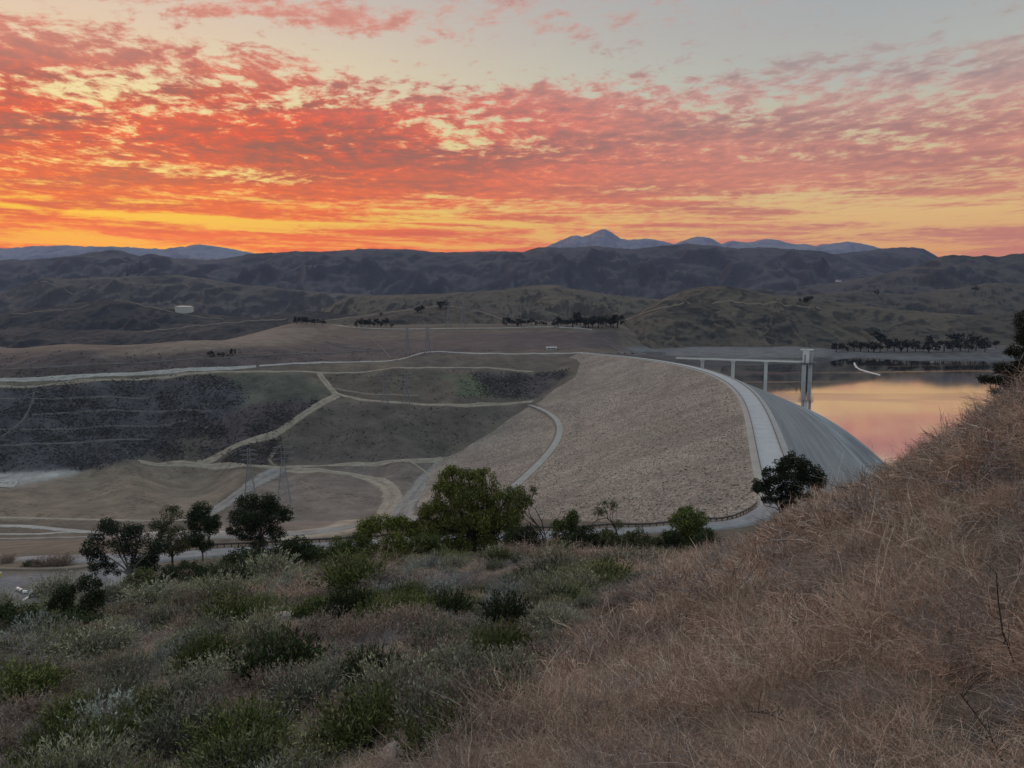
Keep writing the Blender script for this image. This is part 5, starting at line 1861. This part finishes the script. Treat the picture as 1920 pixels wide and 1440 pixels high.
tree("bush", "dark spreading bush at the very left edge of the slope", "bush", (40, 1205), 44,
     [(40, 1150, 34, 18), (10, 1166, 34, 24), (80, 1164, 32, 20), (40, 1184, 48, 22), (-30, 1160, 34, 26), (10, 1140, 20, 12), (92, 1182, 26, 14)], M_DARKG, M_BARK_D, (.15, .06), 1.1, .2, .06, 18, group="dark bushes at the left of the slope")
tree("bush", "low dark green thicket below the tall narrow tree", "bush", (370, 1110), 70,
     [(318, 1072, 24, 16), (350, 1070, 26, 16), (388, 1072, 28, 14), (426, 1076, 24, 12), (370, 1088, 44, 14), (300, 1088, 22, 14)], M_DARKG, M_BARK_D, (.17, .07), 1.0, .2, .06, 19, group="dark bushes at the left of the slope")

for i, (x0, y0, w, h, m, lb) in enumerate([
        (560, 1062, 30, 18, M_DARKG, "dark shrub filling the gap between the round roadside shrubs"), (668, 1060, 28, 18, M_GREEN, "green shrub right of the green rounded shrub, under the arching pepper tree"),
        (742, 1058, 30, 18, M_PEPPER, "bright green shrub at the left foot of the biggest tree"), (800, 1060, 28, 20, M_GREEN, "light green shrub under the left skirt of the biggest tree"),
        (985, 1050, 30, 22, M_OAK, "dark grey-green shrub at the right foot of the biggest tree"), (1100, 1050, 28, 20, M_DARKG, "dark shrub right of the round-topped green tree"),
        (1136, 1050, 26, 18, M_OLIVE, "olive shrub at the left foot of the sparse tree"), (1196, 1048, 28, 17, M_OLIVE, "olive shrub right of the sparse tree"),
        (1258, 1046, 24, 15, M_DARKG, "low dark shrub at the left foot of the round olive tree"), (1330, 1040, 22, 13, M_DARKG, "low dark shrub at the right foot of the round olive tree"),
        (456, 1066, 34, 15, M_DARKG, "low dark shrub below the broad round tree"), (270, 1108, 30, 15, M_OLIVE, "low olive shrub at the foot of the wide drooping tree")]):
    y0, w, h = y0 - (12 if x0 > 480 else 0), w * 1.25, h * 1.4
    tree("roadside_shrub", lb, "shrub", (x0, y0 + 10), 92 if x0 > 480 else 74, [(x0 - w * .5, y0 - h * .9, w * .6, h * .6), (x0 + w * .5, y0 - h * .8, w * .6, h * .6), (x0, y0 - h * 1.35, w * .6, h * .6), (x0, y0 - h * .4, w, h * .5)],
         m, M_BARK_D, (.24, .11), 1.1, .2, .06, 60 + i, group="shrubs between the hillside and the road")

# the conifer at the right edge
tree("pine_tree", "dark ragged pine leaning into the picture at the right edge above the lake", "tree", (1935, 800), 24,
     [(1912, 600, 8, 18), (1918, 630, 14, 22), (1924, 665, 20, 26), (1912, 690, 22, 12), (1890, 704, 20, 9), (1868, 712, 18, 8), (1846, 710, 14, 9), (1882, 690, 14, 10), (1900, 660, 10, 14), (1900, 722, 24, 11), (1872, 732, 16, 7), (1950, 640, 24, 60), (1940, 710, 40, 26), (1930, 585, 12, 10)],
     M_PINE, M_BARK_D, (.13, .022), 1.25, .5, .05, 20, clump=.40,
     limbs=[([(1930, 735), (1900, 722), (1868, 716), (1840, 708), (1828, 700)], .018), ([(1925, 745), (1890, 738), (1862, 738), (1850, 730)], .015), ([(1920, 710), (1880, 700), (1852, 700)], .013)])

# ------------------------------------------------------------------ small far trees
def small_tree(seed, far=True):
    rng = np.random.default_rng(seed)
    A = Acc()
    nc = 9
    a = unit(rng.normal(0, 1, (nc, 3))) * (rng.uniform(.3, 1, nc) ** .5)[:, None]
    cc = a * np.array([.42, .42, .30]) + np.array([0, 0, .60])
    k = 34
    ci = np.repeat(np.arange(nc), k)
    off = unit(rng.normal(0, 1, (nc * k, 3))) * rng.uniform(.2, 1, nc * k)[:, None] * .20
    V, F = leaf_quads(cc[ci] + off, rng.normal(0, 1, (nc * k, 3)), .13, .10, rng)
    A.add(V, F)
    W = MB()
    W.tube([(0, 0, -.1), (0, 0, .5)], [.045, .03], 6)
    return A.mesh("crown", [M_FAR]), W.mesh("trunk", M_BARK_D)


FT = [small_tree(s) for s in (1, 2, 3, 4)]
FTN = [0]


def far_tree(P, h, w, label, group, name="tree"):
    k = FTN[0] = FTN[0] + 1
    r = empty(name, tuple(P), k * 1.7)
    tag(r, label, "tree", group)
    for m, nm in zip(FT[k % 4], ("crown", "trunk")):
        c = link(bpy.data.objects.new(nm, m), r)
        c.scale = (w, w, h)


rr = random.Random(4)


ORD = ["leftmost", "second from the left", "third from the left", "fourth from the left", "fifth from the left", "sixth from the left", "seventh from the left", "eighth from the left", "ninth from the left", "tenth from the left", "eleventh from the left",
       "eleventh from the right", "tenth from the right", "ninth from the right", "eighth from the right", "seventh from the right", "sixth from the right", "fifth from the right", "fourth from the right", "third from the right", "second from the right", "rightmost"]


def row(pxs, py, hpx, what, where, group, key=None, spread=3.0):
    n = len(pxs)
    for i, x in enumerate(pxs):
        yb = py + rr.uniform(-1, 1) * spread * .6
        x = x + rr.uniform(-2, 2)
        P = hit_hill(key, x, yb) if key else hit_ground(x, yb, 600)
        h = hpx * rr.choice((.55, .7, .85, 1.0, 1.1, 1.3)) * rr.uniform(.9, 1.1) * P[1] / FPX
        if n == 1:
            lab = "%s %s" % (what, where)
        elif n == 2:
            lab = "%s, the %s one of the pair %s" % (what, "left" if i == 0 else "right", where)
        else:
            o_ = ORD[i] if i < (n + 1) // 2 else ORD[21 - (n - 1 - i)]
            lab = "%s, %s in the %s" % (what, o_, where)
        far_tree(P, h, h * rr.uniform(.9, 1.4), lab, group)


row([558, 566, 574, 582, 592, 604], 608, 14, "dark tree", "clump on the knoll", "trees on the knoll left of the far road")
row([668, 676, 684, 692, 700, 708, 716, 724, 736], 613, 15, "dark tree", "row at the far road's left end", "row of trees at the left end of the far road")
row([944, 952, 961, 970, 979, 988, 997, 1006, 1015, 1023], 611, 14, "dark tree", "row left of the far grove", "row of trees on the right part of the far road")
row([1040, 1048, 1056, 1064, 1072, 1080, 1088, 1096, 1104, 1112, 1120, 1128, 1136, 1144, 1151, 1159], 613, 19, "tall dark tree", "grove by the far buildings", "grove of trees by the far buildings")
row([1208, 1216, 1223], 616, 15, "dark tree", "trio right of the far grove", "three trees right of the grove")
row([1247, 1255], 616, 15, "dark tree", "on the grassy slope right of the trio", "pair of trees on the grassy slope")
row([1269, 1277], 616, 15, "dark tree", "nearest to the lakeside hill", "last pair of trees on the grassy slope")
row([1566, 1579, 1590, 1601, 1613, 1626, 1638, 1650, 1663, 1676, 1690, 1703, 1717, 1730, 1743, 1757, 1771, 1786, 1801, 1816, 1831, 1847], 659, 18, "dark tree", "front tree belt on the far shore", "belt of trees on the far shore")
row([1640, 1660, 1682, 1712, 1740, 1766, 1792, 1820, 1846, 1866], 652, 22, "taller dark tree", "back tree belt on the far shore", "taller trees behind the belt on the far shore")
row([1502, 1508, 1514, 1521], 566, 9, "dark tree", "short row on the hilltop above the lake", "trees on the hilltop above the lake", 'lakeh', 2)
row([827, 835], 580, 12, "dark tree", "high on the pale ridge path", "pair of trees on the pale ridge path", 'cent2', 2)
row([781, 790], 586, 11, "dark tree", "lower down the pale ridge path", "trees lower on the pale ridge path", 'cent2', 2)
row([714], 592, 9, "single dark tree", "at the left foot of the pale ridge path", None, 'cent2', 1)
row([1830], 548, 13, "lone dark tree", "on the right-hand hillside above the lake", None, 'lakeb', 1)
row([1645], 552, 10, "lone dark tree", "on the hill brow right of the hilltop row", None, 'lakeb', 1)
row([395, 403, 411, 419, 427, 435], 668, 10, "dark bush-like tree", "clump above the white road", "bushes above the white road")

def far_scrub():
    """bushes scattered over the scrub slopes of the valley"""
    rg = np.random.default_rng(5)
    me_ = []
    for s in range(3):
        r = np.random.default_rng(s + 30)
        k = 26
        c = unit(r.normal(0, 1, (k, 3))) * np.array([.42, .42, .34]) + np.array([0, 0, .30])
        V, F = leaf_quads(c, r.normal(0, 1, (k, 3)), .42, .34, r)
        me_.append(np_mesh("scrub_bush", V, F, [M_SCRUB]))
    n = 170000
    px, py = rg.uniform(-200, 1130, n), rg.uniform(655, 890, n)
    keepm = np.zeros(n, bool)
    w = fbm(px / 40, py / 18, 4, 55)
    dens = np.zeros(n)
    for poly, dd in (([(-900, 900), (-900, 732), (0, 728), (150, 716), (390, 704), (440, 712), (470, 745), (420, 800), (360, 815), (300, 850), (160, 882), (0, 888)], .40),
                     ([(390, 800), (470, 758), (590, 748), (600, 752), (540, 795), (480, 830), (380, 866), (280, 866), (300, 840)], .55),
                     ([(395, 872), (480, 830), (525, 822), (535, 868), (470, 876)], .7), ([(880, 700), (1020, 700), (1075, 690), (1040, 722), (1005, 748), (900, 745)], .7),
                     ([(-900, 712), (-900, 668), (0, 660), (300, 655), (560, 648), (760, 636), (1000, 622), (1160, 622), (1160, 652), (900, 660), (740, 676), (480, 688), (0, 710)], .06),
                     ([(520, 866), (545, 800), (620, 752), (800, 762), (1000, 758), (900, 815), (830, 862), (700, 872)], .02), ([(600, 702), (740, 690), (1000, 694), (900, 750), (640, 742)], .06)):
        m = in_poly(px, py, poly)
        dens[m] = np.maximum(dens[m], dd)
    keepm = rg.uniform(0, 1, n) < dens * np.clip(.55 + 1.6 * w, 0.05, 1)
    px, py = px[keepm], py[keepm]
    P = []
    ys = np.exp(np.linspace(math.log(560), math.log(1500), 420))
    for a, b in zip(px, py):
        u, e = ray(a, b)
        g = CAM_Z + e * ys - ground_z(u * ys, ys)
        k = int(np.argmax(g < 0))
        if k > 0:
            P.append((u * ys[k], ys[k], float(ground_z(u * ys[k], ys[k]))))
    P = np.array(P)
    P[:, 0] += rg.normal(0, 1.5, len(P)); P[:, 1] += rg.normal(0, 2.0, len(P))
    P[:, 2] = ground_z(P[:, 0], P[:, 1]) - .1
    s = rg.uniform(.6, 1.6, len(P))
    scatter("valley_scrub", me_, P, np.stack([s * 0, s * 0, rg.uniform(0, 6.28, len(P))], -1), np.stack([s * rg.uniform(1, 1.5, len(P)), s * rg.uniform(1, 1.5, len(P)), s * .8], -1), rg.integers(0, 3, len(P)), M_SCRUB)


def riprap():
    """loose stones on the face of the dam"""
    rg = np.random.default_rng(9)
    ms = []
    for s in range(4):
        r = np.random.default_rng(s + 70)
        V = np.array([(x, y, z) for z in (-.5, .5) for x, y in ((-.5, -.5), (.5, -.5), (.5, .5), (-.5, .5))]) * (1, .8, .6)
        V = V + r.normal(0, .11, V.shape)
        ms.append(np_mesh("stone", V, np.array([(0, 3, 2, 1), (4, 5, 6, 7), (0, 1, 5, 4), (1, 2, 6, 5), (2, 3, 7, 6), (3, 0, 4, 7)]), [M_STONE]))
    n = 46000
    i = (rg.uniform(0, 1, n) ** 1.7 * 560).astype(int)
    o = rg.uniform(8.5, 205, n)
    o = np.where(np.abs(o - 131.5) < 6, o - 14, o)
    P = np.stack([cxx[i] + cnor[i, 0] * o, cyy[i] + cnor[i, 1] * o, dam_profile(o) + .02], -1)
    P[:, :2] += rg.normal(0, .5, (n, 2))
    s = np.exp(rg.normal(-.92, .36, n))
    scatter("riprap", ms, P, rg.uniform(-1.2, 1.2, (n, 3)) * (.5, .5, 3), np.stack([s, s, s], -1), rg.integers(0, 4, n), M_STONE)


M_STONE = plant_mat("riprap_stone", (0.225, 0.188, 0.160), (0.41, 0.348, 0.294), .10)
riprap()

M_SCRUB = plant_mat("valley_scrub", (0.052, 0.051, 0.051), (0.15, 0.138, 0.126))
far_scrub()

# ------------------------------------------------------------------ pylons
PYL = plain("galvanised_steel", (0.26, 0.26, 0.27), 0.1, 1.0, 0.6, 0.4)


def pylon(base, top, label, ymin=140.0, t=0.17, depth=None):
    P = hit_ground(base[0], base[1], ymin)
    if depth:
        u, _ = ray(*base)
        P = np.array([u * depth, depth, float(ground_z(u * depth, depth))])
    hgt = at_depth(base[0], top, P[1])[2] - P[2]
    r = empty("pylon", tuple(P), 0.25)
    tag(r, label, "pylon", "lattice pylons of the power line")
    w0, w1 = hgt * .105, hgt * .022
    hb = hgt * .72
    corner = lambda f, sx, sy: (sx * (w0 + (w1 - w0) * f), sy * (w0 + (w1 - w0) * f), f * hb)
    for sx, sy in ((-1, -1), (1, -1), (1, 1), (-1, 1)):
        MB().tube([corner(0, sx, sy)[:2] + (-.5,), corner(1, sx, sy), (sx * w1, sy * w1, hgt * .97)], t, 4).build("leg", PYL, r)
    br = MB()
    fs = [0, .22, .40, .55, .68, .79, .90, 1.0]
    ring = ((-1, -1), (1, -1), (1, 1), (-1, 1))
    for a, b in zip(fs[:-1], fs[1:]):
        for k in range(4):
            c0, c1 = ring[k], ring[(k + 1) % 4]
            br.tube([corner(a, *c0), corner(b, *c1)], t * .55, 4)
            br.tube([corner(a, *c1), corner(b, *c0)], t * .55, 4)
            br.tube([corner(b, *c0), corner(b, *c1)], t * .5, 4)
    br.build("brace", PYL, r)
    for z, L in ((.74, .15), (.84, .18), (.93, .14)):
        m = MB()
        for s in (-1, 1):
            m.tube([(s * L * hgt, 0, z * hgt), (0, w1, z * hgt + .02 * hgt)], t * .7, 4)
            m.tube([(s * L * hgt, 0, z * hgt), (0, -w1, z * hgt - .01 * hgt)], t * .7, 4)
        m.build("crossarm", PYL, r)
    MB().tube([(0, 0, hgt * .96), (0, 0, hgt)], t * .8, 4).build("peak", PYL, r)


pylon((469, 928), 838, "nearest lattice pylon, beside the pale diagonal track, left of its pair")
pylon((533, 948), 830, "nearest lattice pylon on the right of its pair, over the brown field")
pylon((722, 764), 697, "lattice pylon on the smooth dark slope, left of the middle pair", t=.2)
pylon((762, 762), 696, "lattice pylon on the smooth dark slope, right of the middle pair", t=.2)
pylon((764, 667), 612, "lattice pylon behind the white road, left of the far pair", t=.24)
pylon((802, 664), 608, "lattice pylon behind the white road, right of the far pair", t=.24)
pylon((842, 612), 562, "farthest lattice pylon on the grassy hill, left one", t=.26)
pylon((869, 611), 556, "farthest lattice pylon on the grassy hill, right one", t=.26)

WOOD = plain("grey_pole_wood", (0.16, 0.145, 0.13), 0.2, 1.0)
for x, yb, yt, lb in ((37, 884, 866, "wooden utility pole at the foot of the terraced slope, leftmost of three"), (104, 879, 863, "wooden utility pole at the foot of the terraced slope, middle of three"), (169, 876, 862, "wooden utility pole at the foot of the terraced slope, rightmost of three")):
    P = hit_ground(x, yb, 300)
    h = at_depth(x, yt, P[1])[2] - P[2]
    r = tag(empty("utility_pole", tuple(P)), lb, "pole", "utility poles at the foot of the slope")
    MB().tube([(0, 0, -.3), (0, 0, h)], [.22, .16], 6).build("pole", WOOD, r)
    MB().box((0, 0, h * .92), (2.4, .2, .2)).build("crossarm", WOOD, r)

# ------------------------------------------------------------------ intake tower and its bridge
TOWER_P = plain('pale_tower_paint', (0.66, 0.65, 0.60), .06, .5)
A0, B0 = at_z(1268, 670.5, -1.0), at_z(1506, 677.5, -1.0)
br = tag(empty("bridge", tuple((A0 + B0) / 2)), "long pale concrete footbridge on piers leading to the intake tower", "bridge")
v = B0 - A0
L = float(np.hypot(v[0], v[1]))
ang = math.atan2(v[1], v[0])
m = MB(); m.box((0, 0, -0.7), (L, 4.0, 1.4), ang); m.build("deck", TOWER_P, br)
ex, ey = math.cos(ang), math.sin(ang)
for s in (-1, 1):
    m = MB()
    for hh in (.55, 1.1):
        m.box((-ey * 1.9 * s, ex * 1.9 * s, hh), (L, .12, .12), ang)
    for k in np.arange(-L / 2 + 1, L / 2, 4.0):
        m.box((ex * k - ey * 1.9 * s, ey * k + ex * 1.9 * s, .3), (.12, .12, 1.1), ang)
    m.build("railing", CONC, br)
for px in (1320, 1379, 1440):
    f = (px - 1268) / (1506 - 1268.0)
    q = A0 + v * f
    d = q - np.array(br.location)
    pr = MB().box((d[0], d[1], -22), (3.2, 3.0, 41.2), ang).build("pier", CONC_L, br)
    MB().box((d[0], d[1], -2.2), (4.4, 5.2, 1.5), ang).build("cap", CONC_L, pr)

TW_ = at_z(1514, 678, -1.0)
tw = tag(empty("intake_tower", (TW_[0], TW_[1], -46.0)), "pale concrete intake tower with a flat roof at the lake end of the bridge", "tower")
sh = MB()
sh.box((-3.1, 0, 21), (4.2, 8.0, 42), ang).box((3.3, .3, 21), (3.6, 7.4, 42), ang)
sh.build("shaft", CONC, tw)
MB().box((0.2, 3.5, 20), (3.4, 2.4, 40), ang).build("shaft_core", plain("dark_concrete", (0.17, 0.17, 0.165), .2, 1.0), tw)  # darker concrete core set back between the two pale shafts
MB().box((0, 0, 43.2), (14.4, 12.0, 1.0), ang).build("platform", plain("dark_platform_steel", (0.10, 0.10, 0.10), .2, 1.0), tw)
rl_ = MB()
for sx in np.linspace(-6.8, 6.8, 7):
    rl_.box((sx, -5.8, 44.3), (.15, .15, 1.2)).box((sx, 5.8, 44.3), (.15, .15, 1.2))
rl_.box((0, -5.8, 44.9), (13.8, .15, .15)).box((0, 5.8, 44.9), (13.8, .15, .15)).box((-6.9, 0, 44.9), (.15, 11.6, .15)).box((6.9, 0, 44.9), (.15, 11.6, .15))
rl_.build("railing", CONC, tw)
hs_ = MB().box((-1.6, 0, 50.4), (6.4, 6.8, 13.4), ang).build("house", TOWER_P, tw)
MB().box((4.3, 0.2, 49.0), (2.6, 5.0, 10.6), ang).build("stair_shaft", CONC, tw)
MB().box((-1.5, -3.46, 48.2), (1.1, .12, 8.6), ang).build("window", plain("dark_glass", (0.02, 0.022, 0.025), .1, 1.0, .15, .5), hs_)
MB().box((-4.1, -3.46, 48.2), (.8, .12, 8.6), ang).build("window", bpy.data.materials["dark_glass"], hs_)
MB().box((-1.0, 0, 57.6), (12.6, 8.6, .8), ang).build("roof", TOWER_P, tw)
MB().box((-3.0, 0, 58.6), (4.0, 3.0, 1.2), ang).build("vent", CONC, tw)

# log boom
FL = plain("white_float_paint", (0.75, 0.75, 0.74), .06, 1.0, .5, .3)
bm = np.array([at_z(x, y, WZ) for x, y in [(1602, 682), (1604, 686), (1608, 690), (1613, 693), (1620, 695), (1628, 697.5), (1638, 700), (1650, 703)]])
bo = tag(empty("float_line", tuple(bm[0])), "curved line of white floats on the lake right of the intake tower", "float line")
fm = MB().tube([(-1.1, 0, .3), (-.9, 0, .3), (.9, 0, .3), (1.1, 0, .3)], [.25, .5, .5, .25], 8).mesh("float", FL)
sB = np.concatenate([[0], np.cumsum(np.hypot(*np.diff(bm[:, :2], axis=0).T))])
prev = []
for k, s in enumerate(np.arange(0, sB[-1], 3.2)):
    q = np.array([np.interp(s, sB, bm[:, 0]), np.interp(s, sB, bm[:, 1]), WZ])
    q2 = np.array([np.interp(s + 1, sB, bm[:, 0]), np.interp(s + 1, sB, bm[:, 1]), WZ])
    c = link(bpy.data.objects.new("float", fm), bo)
    c.location = q - bm[0]
    c.rotation_euler = (0, 0, math.atan2(q2[1] - q[1], q2[0] - q[0]))
    prev.append(tuple(q - bm[0] + np.array([0, 0, .25])))
    if k in (0, 7, 16):
        c.scale = (1.4, 2.2, 2.4)
MB().tube(prev, .12, 4).build("cable", STEEL, bo)

# ------------------------------------------------------------------ far buildings, tank, vehicles
P = hit_hill('dome', 345, 583)
WP = plain("white_tank_paint", (0.62, 0.60, 0.54), .08, .1, .6, .3)
tk = tag(empty("storage_tank", tuple(P)), "large white round water tank on the far hill at the left", "water tank")
w = 16.0 * P[1] / FPX
hgt = 9.5 * P[1] / FPX
MB().lathe((0, 0, 0), [(w, -8), (w, hgt * .86)], 28).build("tank_wall", WP, tk, True)
MB().lathe((0, 0, 0), [(w * 1.01, hgt * .86), (w * .6, hgt * .95), (0.01, hgt)], 28).build("roof", WP, tk, True)


def house(P, w, d, h, label, group, wall, roof, rz=0.0, cat="building"):
    r = tag(empty("building", tuple(P), rz), label, cat, group)
    wl = MB().box((0, 0, h * .5 - .5), (w, d, h + 1)).build("wall", wall, r)
    MB().box((0, 0, h + .25), (w * 1.12, d * 1.14, .5)).build("roof", roof, r)
    for sx in (-.28, .05, .3):
        MB().box((sx * w, -d * .5 - .03, h * .55), (w * .14, .1, h * .35)).build("window", bpy.data.materials["dark_glass"], wl)
    return r


WALL = plain("pale_wall", (0.5, 0.48, 0.44), .1, .5)
WHITE = plain("white_wall", (0.8, 0.8, 0.78), .05, .5)
ROOFM = plain("grey_roof", (0.22, 0.2, 0.19), .2, .5)
P = hit_hill('right', 1571, 526)
house(P, 26, 14, 9, "tiny bright white building far off on the right-hand hills", None, WHITE, WHITE)
for x, y, w, lb in ((1052, 613, 9, "small pale building at the left end of the grove on the far road"), (1083, 614, 12, "small pale building under the middle of the grove on the far road"), (682, 613, 8, "small building among the trees at the left end of the far road")):
    P = hit_ground(x, y, 700)
    house(P, w, 6, 3.4, lb, "small buildings on the far road", WALL, ROOFM)
P = hit_ground(1034, 656, 700)
house(P, 13, 9, 3.2, "white-roofed shelter behind the far end of the dam", None, WALL, WHITE)
P = hit_ground(1756, 655, 700)
house(P, 13, 8, 6, "pale building half hidden in the tree belt on the far shore", None, WALL, ROOFM)
P = hit_ground(1857, 654, 700)
house(P, 11, 7, 4, "low pale building at the right end of the far shore", None, WALL, ROOFM)

TY = plain("black_rubber", (0.02, 0.02, 0.02), .1, 1.0)


def car(P, paint, label, rz):
    r = tag(empty("parked_car", tuple(P), rz), label, "car", "cars parked on the far bank by the bridge")
    b = MB()
    b.box((0, 0, .62), (4.5, 1.8, .62))
    b.build("body", paint, r)
    MB().box((-.2, 0, 1.22), (2.4, 1.6, .58)).build("cabin", bpy.data.materials["dark_glass"], r)
    for sx in (-1.4, 1.4):
        for sy in (-.86, .86):
            MB().tube([(sx, sy - .1, .33), (sx, sy + .1, .33)], .33, 8).build("wheel", TY, r)


for (x, y, c, lb) in ((1172, 663.5, (0.45, 0.10, 0.06), "small red car on the far bank behind the crest of the dam"), (1160, 663, (0.5, 0.2, 0.1), "small orange-red car left of the red one on the far bank"),
                      (1208, 663.5, (0.75, 0.75, 0.75), "small white car on the far bank, left of the other pale cars"), (1230, 664, (0.7, 0.7, 0.68), "small pale car on the far bank in the middle of the pale ones"),
                      (1247, 664.5, (0.6, 0.62, 0.65), "small grey-white car on the far bank nearest the bridge"), (1186, 663.5, (0.08, 0.08, 0.09), "small dark car between red and white cars on the far bank")):
    P = hit_ground(x, y, 925)
    pm_ = plain("car_paint", c, .03, 1.0, .35, .5)
    car(P + np.array([0, 0, .05]), pm_, lb, rr.uniform(-.5, .5))

# ------------------------------------------------------------------ the white drum and pipes in the yard, lower left
YD = 62 / FPX
P = hit_ground(64, 1119, 120)
s = P[1] / FPX
WHITE_P = plain("white_paint", (0.78, 0.77, 0.74), .1, 1.5, .5, .3)
DARKB = plain("black_band", (0.03, 0.03, 0.03), .2, 1.5)
r = tag(empty("white_drum", (P[0], P[1], P[2] + 8.5 * s)), "round white drum with dark straps lying in the grey yard at the left", "drum")
R = 8.8 * s
MB().lathe((0, 0, 0), [(.05 * R, -R), (.55 * R, -.86 * R), (.86 * R, -.5 * R), (R, 0), (.86 * R, .5 * R), (.55 * R, .86 * R), (.05 * R, R)], 20).build("shell", WHITE_P, r, True)
q = [(R * 1.01 * math.cos(a) * math.cos(.7), -R * 1.01 * abs(math.sin(a)) - .02, R * 1.01 * math.cos(a) * math.sin(.7)) for a in np.linspace(0.15, math.pi - .15, 14)]
MB().tube(q, .13 * R, 6).build("strap", DARKB, r)
for a, b, rad, lb in (((33, 1106), (42, 1111), 3.2, "short white tube end lying left of the drum"), ((44, 1113), (55, 1113), 3.6, "white block lying against the left side of the drum"), ((42, 1129), (57, 1119), 1.9, "slanting white pipe leaning below the drum"), ((80, 1118), (91, 1119), 1.6, "thin white pipe lying right of the drum")):
    a3, b3 = hit_ground(a[0], a[1], 120), hit_ground(b[0], b[1], 120)
    o = empty("white_pipe", tuple(a3))
    d = b3 - a3
    rr_ = rad * s
    MB().tube([(0, 0, rr_), tuple(d * .5 + np.array([0, 0, rr_])), tuple(d + np.array([0, 0, rr_]))], rr_, 10).build("tube", WHITE_P, o, True)
    MB().tube([tuple(d * .94 + np.array([0, 0, rr_])), tuple(d + np.array([0, 0, rr_]))], rr_ * 1.15, 10).build("collar", WHITE_P, o, True)
    tag(o, lb, "pipe", "white pipes around the drum")
P = hit_ground(2, 1082, 120)
yp = tag(empty("yellow_post", tuple(P)), "yellow post with a pale top at the left edge of the grey yard", "post")
MB().lathe((0, 0, 0), [(.18, -.2), (.17, 1.0)], 10).build("post", plain("yellow_paint", (.62, .5, .06), .1, 2.0), yp)
MB().lathe((0, 0, 1.0), [(.20, 0), (.20, .25), (.02, .32)], 10).build("cap", WHITE_P, yp)

# rough reddish bushes and stones on the island by the yard
for i, (x, y, w, h, k, lb) in enumerate([(14, 1056, 26, 16, 'rust', "rusty bush at the left edge between road and yard"), (85, 1062, 44, 16, 'rust', "rusty bush left of the two on the island by the yard"), (115, 1060, 40, 20, 'rust', "larger rusty bush at the right end of the island by the yard"),
                                     (58, 1062, 22, 10, 'dark', "dark low bush between the rusty ones on the island")]):
    u, _ = ray(x, y)
    shrub("island_bush", k, x, y, w, h, lb, "bushes on the island by the yard", "bush", 120.0)
for i, (x, y, w, lb) in enumerate([(145, 1066, 5, "small white stone on the bare island edge by the yard"), (132, 1073, 9, "dark rock at the right end of the island"), (98, 1083, 10, "dark rock on the near edge of the island"), (56, 1084, 9, "pale rock on the near edge of the island")]):
    P = hit_ground(x, y, 120)
    s = P[1] / FPX
    o = link(bpy.data.objects.new("rock", rock_mesh(40 + i)))
    o.location = tuple(P)
    o.scale = (w * s * .6, w * s * .5, w * s * .4)
    tag(o, lb, "rock", "rocks around the island")

# bare stems in the brush at the lower right
SD = plain("dark_stem", (0.040, 0.030, 0.026), .3, 4.0)
for pl, d, r0, lb in (([(1868, 1075), (1872, 1130), (1880, 1185), (1900, 1240), (1918, 1275)], 6.2, .011, "tall dark bare stem with side shoots at the right edge of the brush"),
                      ([(1800, 1300), (1830, 1340), (1858, 1380), (1880, 1430), (1892, 1470)], 5.0, .009, "dark bare stem slanting down at the lower right corner"),
                      ([(1405, 1334), (1440, 1338), (1480, 1356), (1530, 1376), (1580, 1398)], 7.4, .010, "dark bent stem lying across the brush at the bottom")):
    root = at_depth(pl[-1][0], pl[-1][1], d)
    o = tag(empty("bare_stem", tuple(root)), lb, "stem", "dark bare stems in the dry brush")
    pts = [at_depth(x, y, d + .12 * math.sin(i * 1.7)) - root for i, (x, y) in enumerate(pl)][::-1]
    MB().tube([tuple(p) for p in pts], list(np.linspace(r0, r0 * .35, len(pts))), 6).build("stem", SD, o)
    rng = np.random.default_rng(int(d * 10))
    for k in range(9):
        i = rng.integers(1, len(pts))
        f = rng.uniform()
        b = pts[i - 1] * (1 - f) + pts[i] * f
        e = b + rng.normal(0, .10, 3) + np.array([0, 0, .08])
        MB().tube([tuple(b), tuple((b + e) / 2 + rng.normal(0, .015, 3)), tuple(e)], [r0 * .4, r0 * .3, r0 * .15], 4).build("shoot", SD, o)
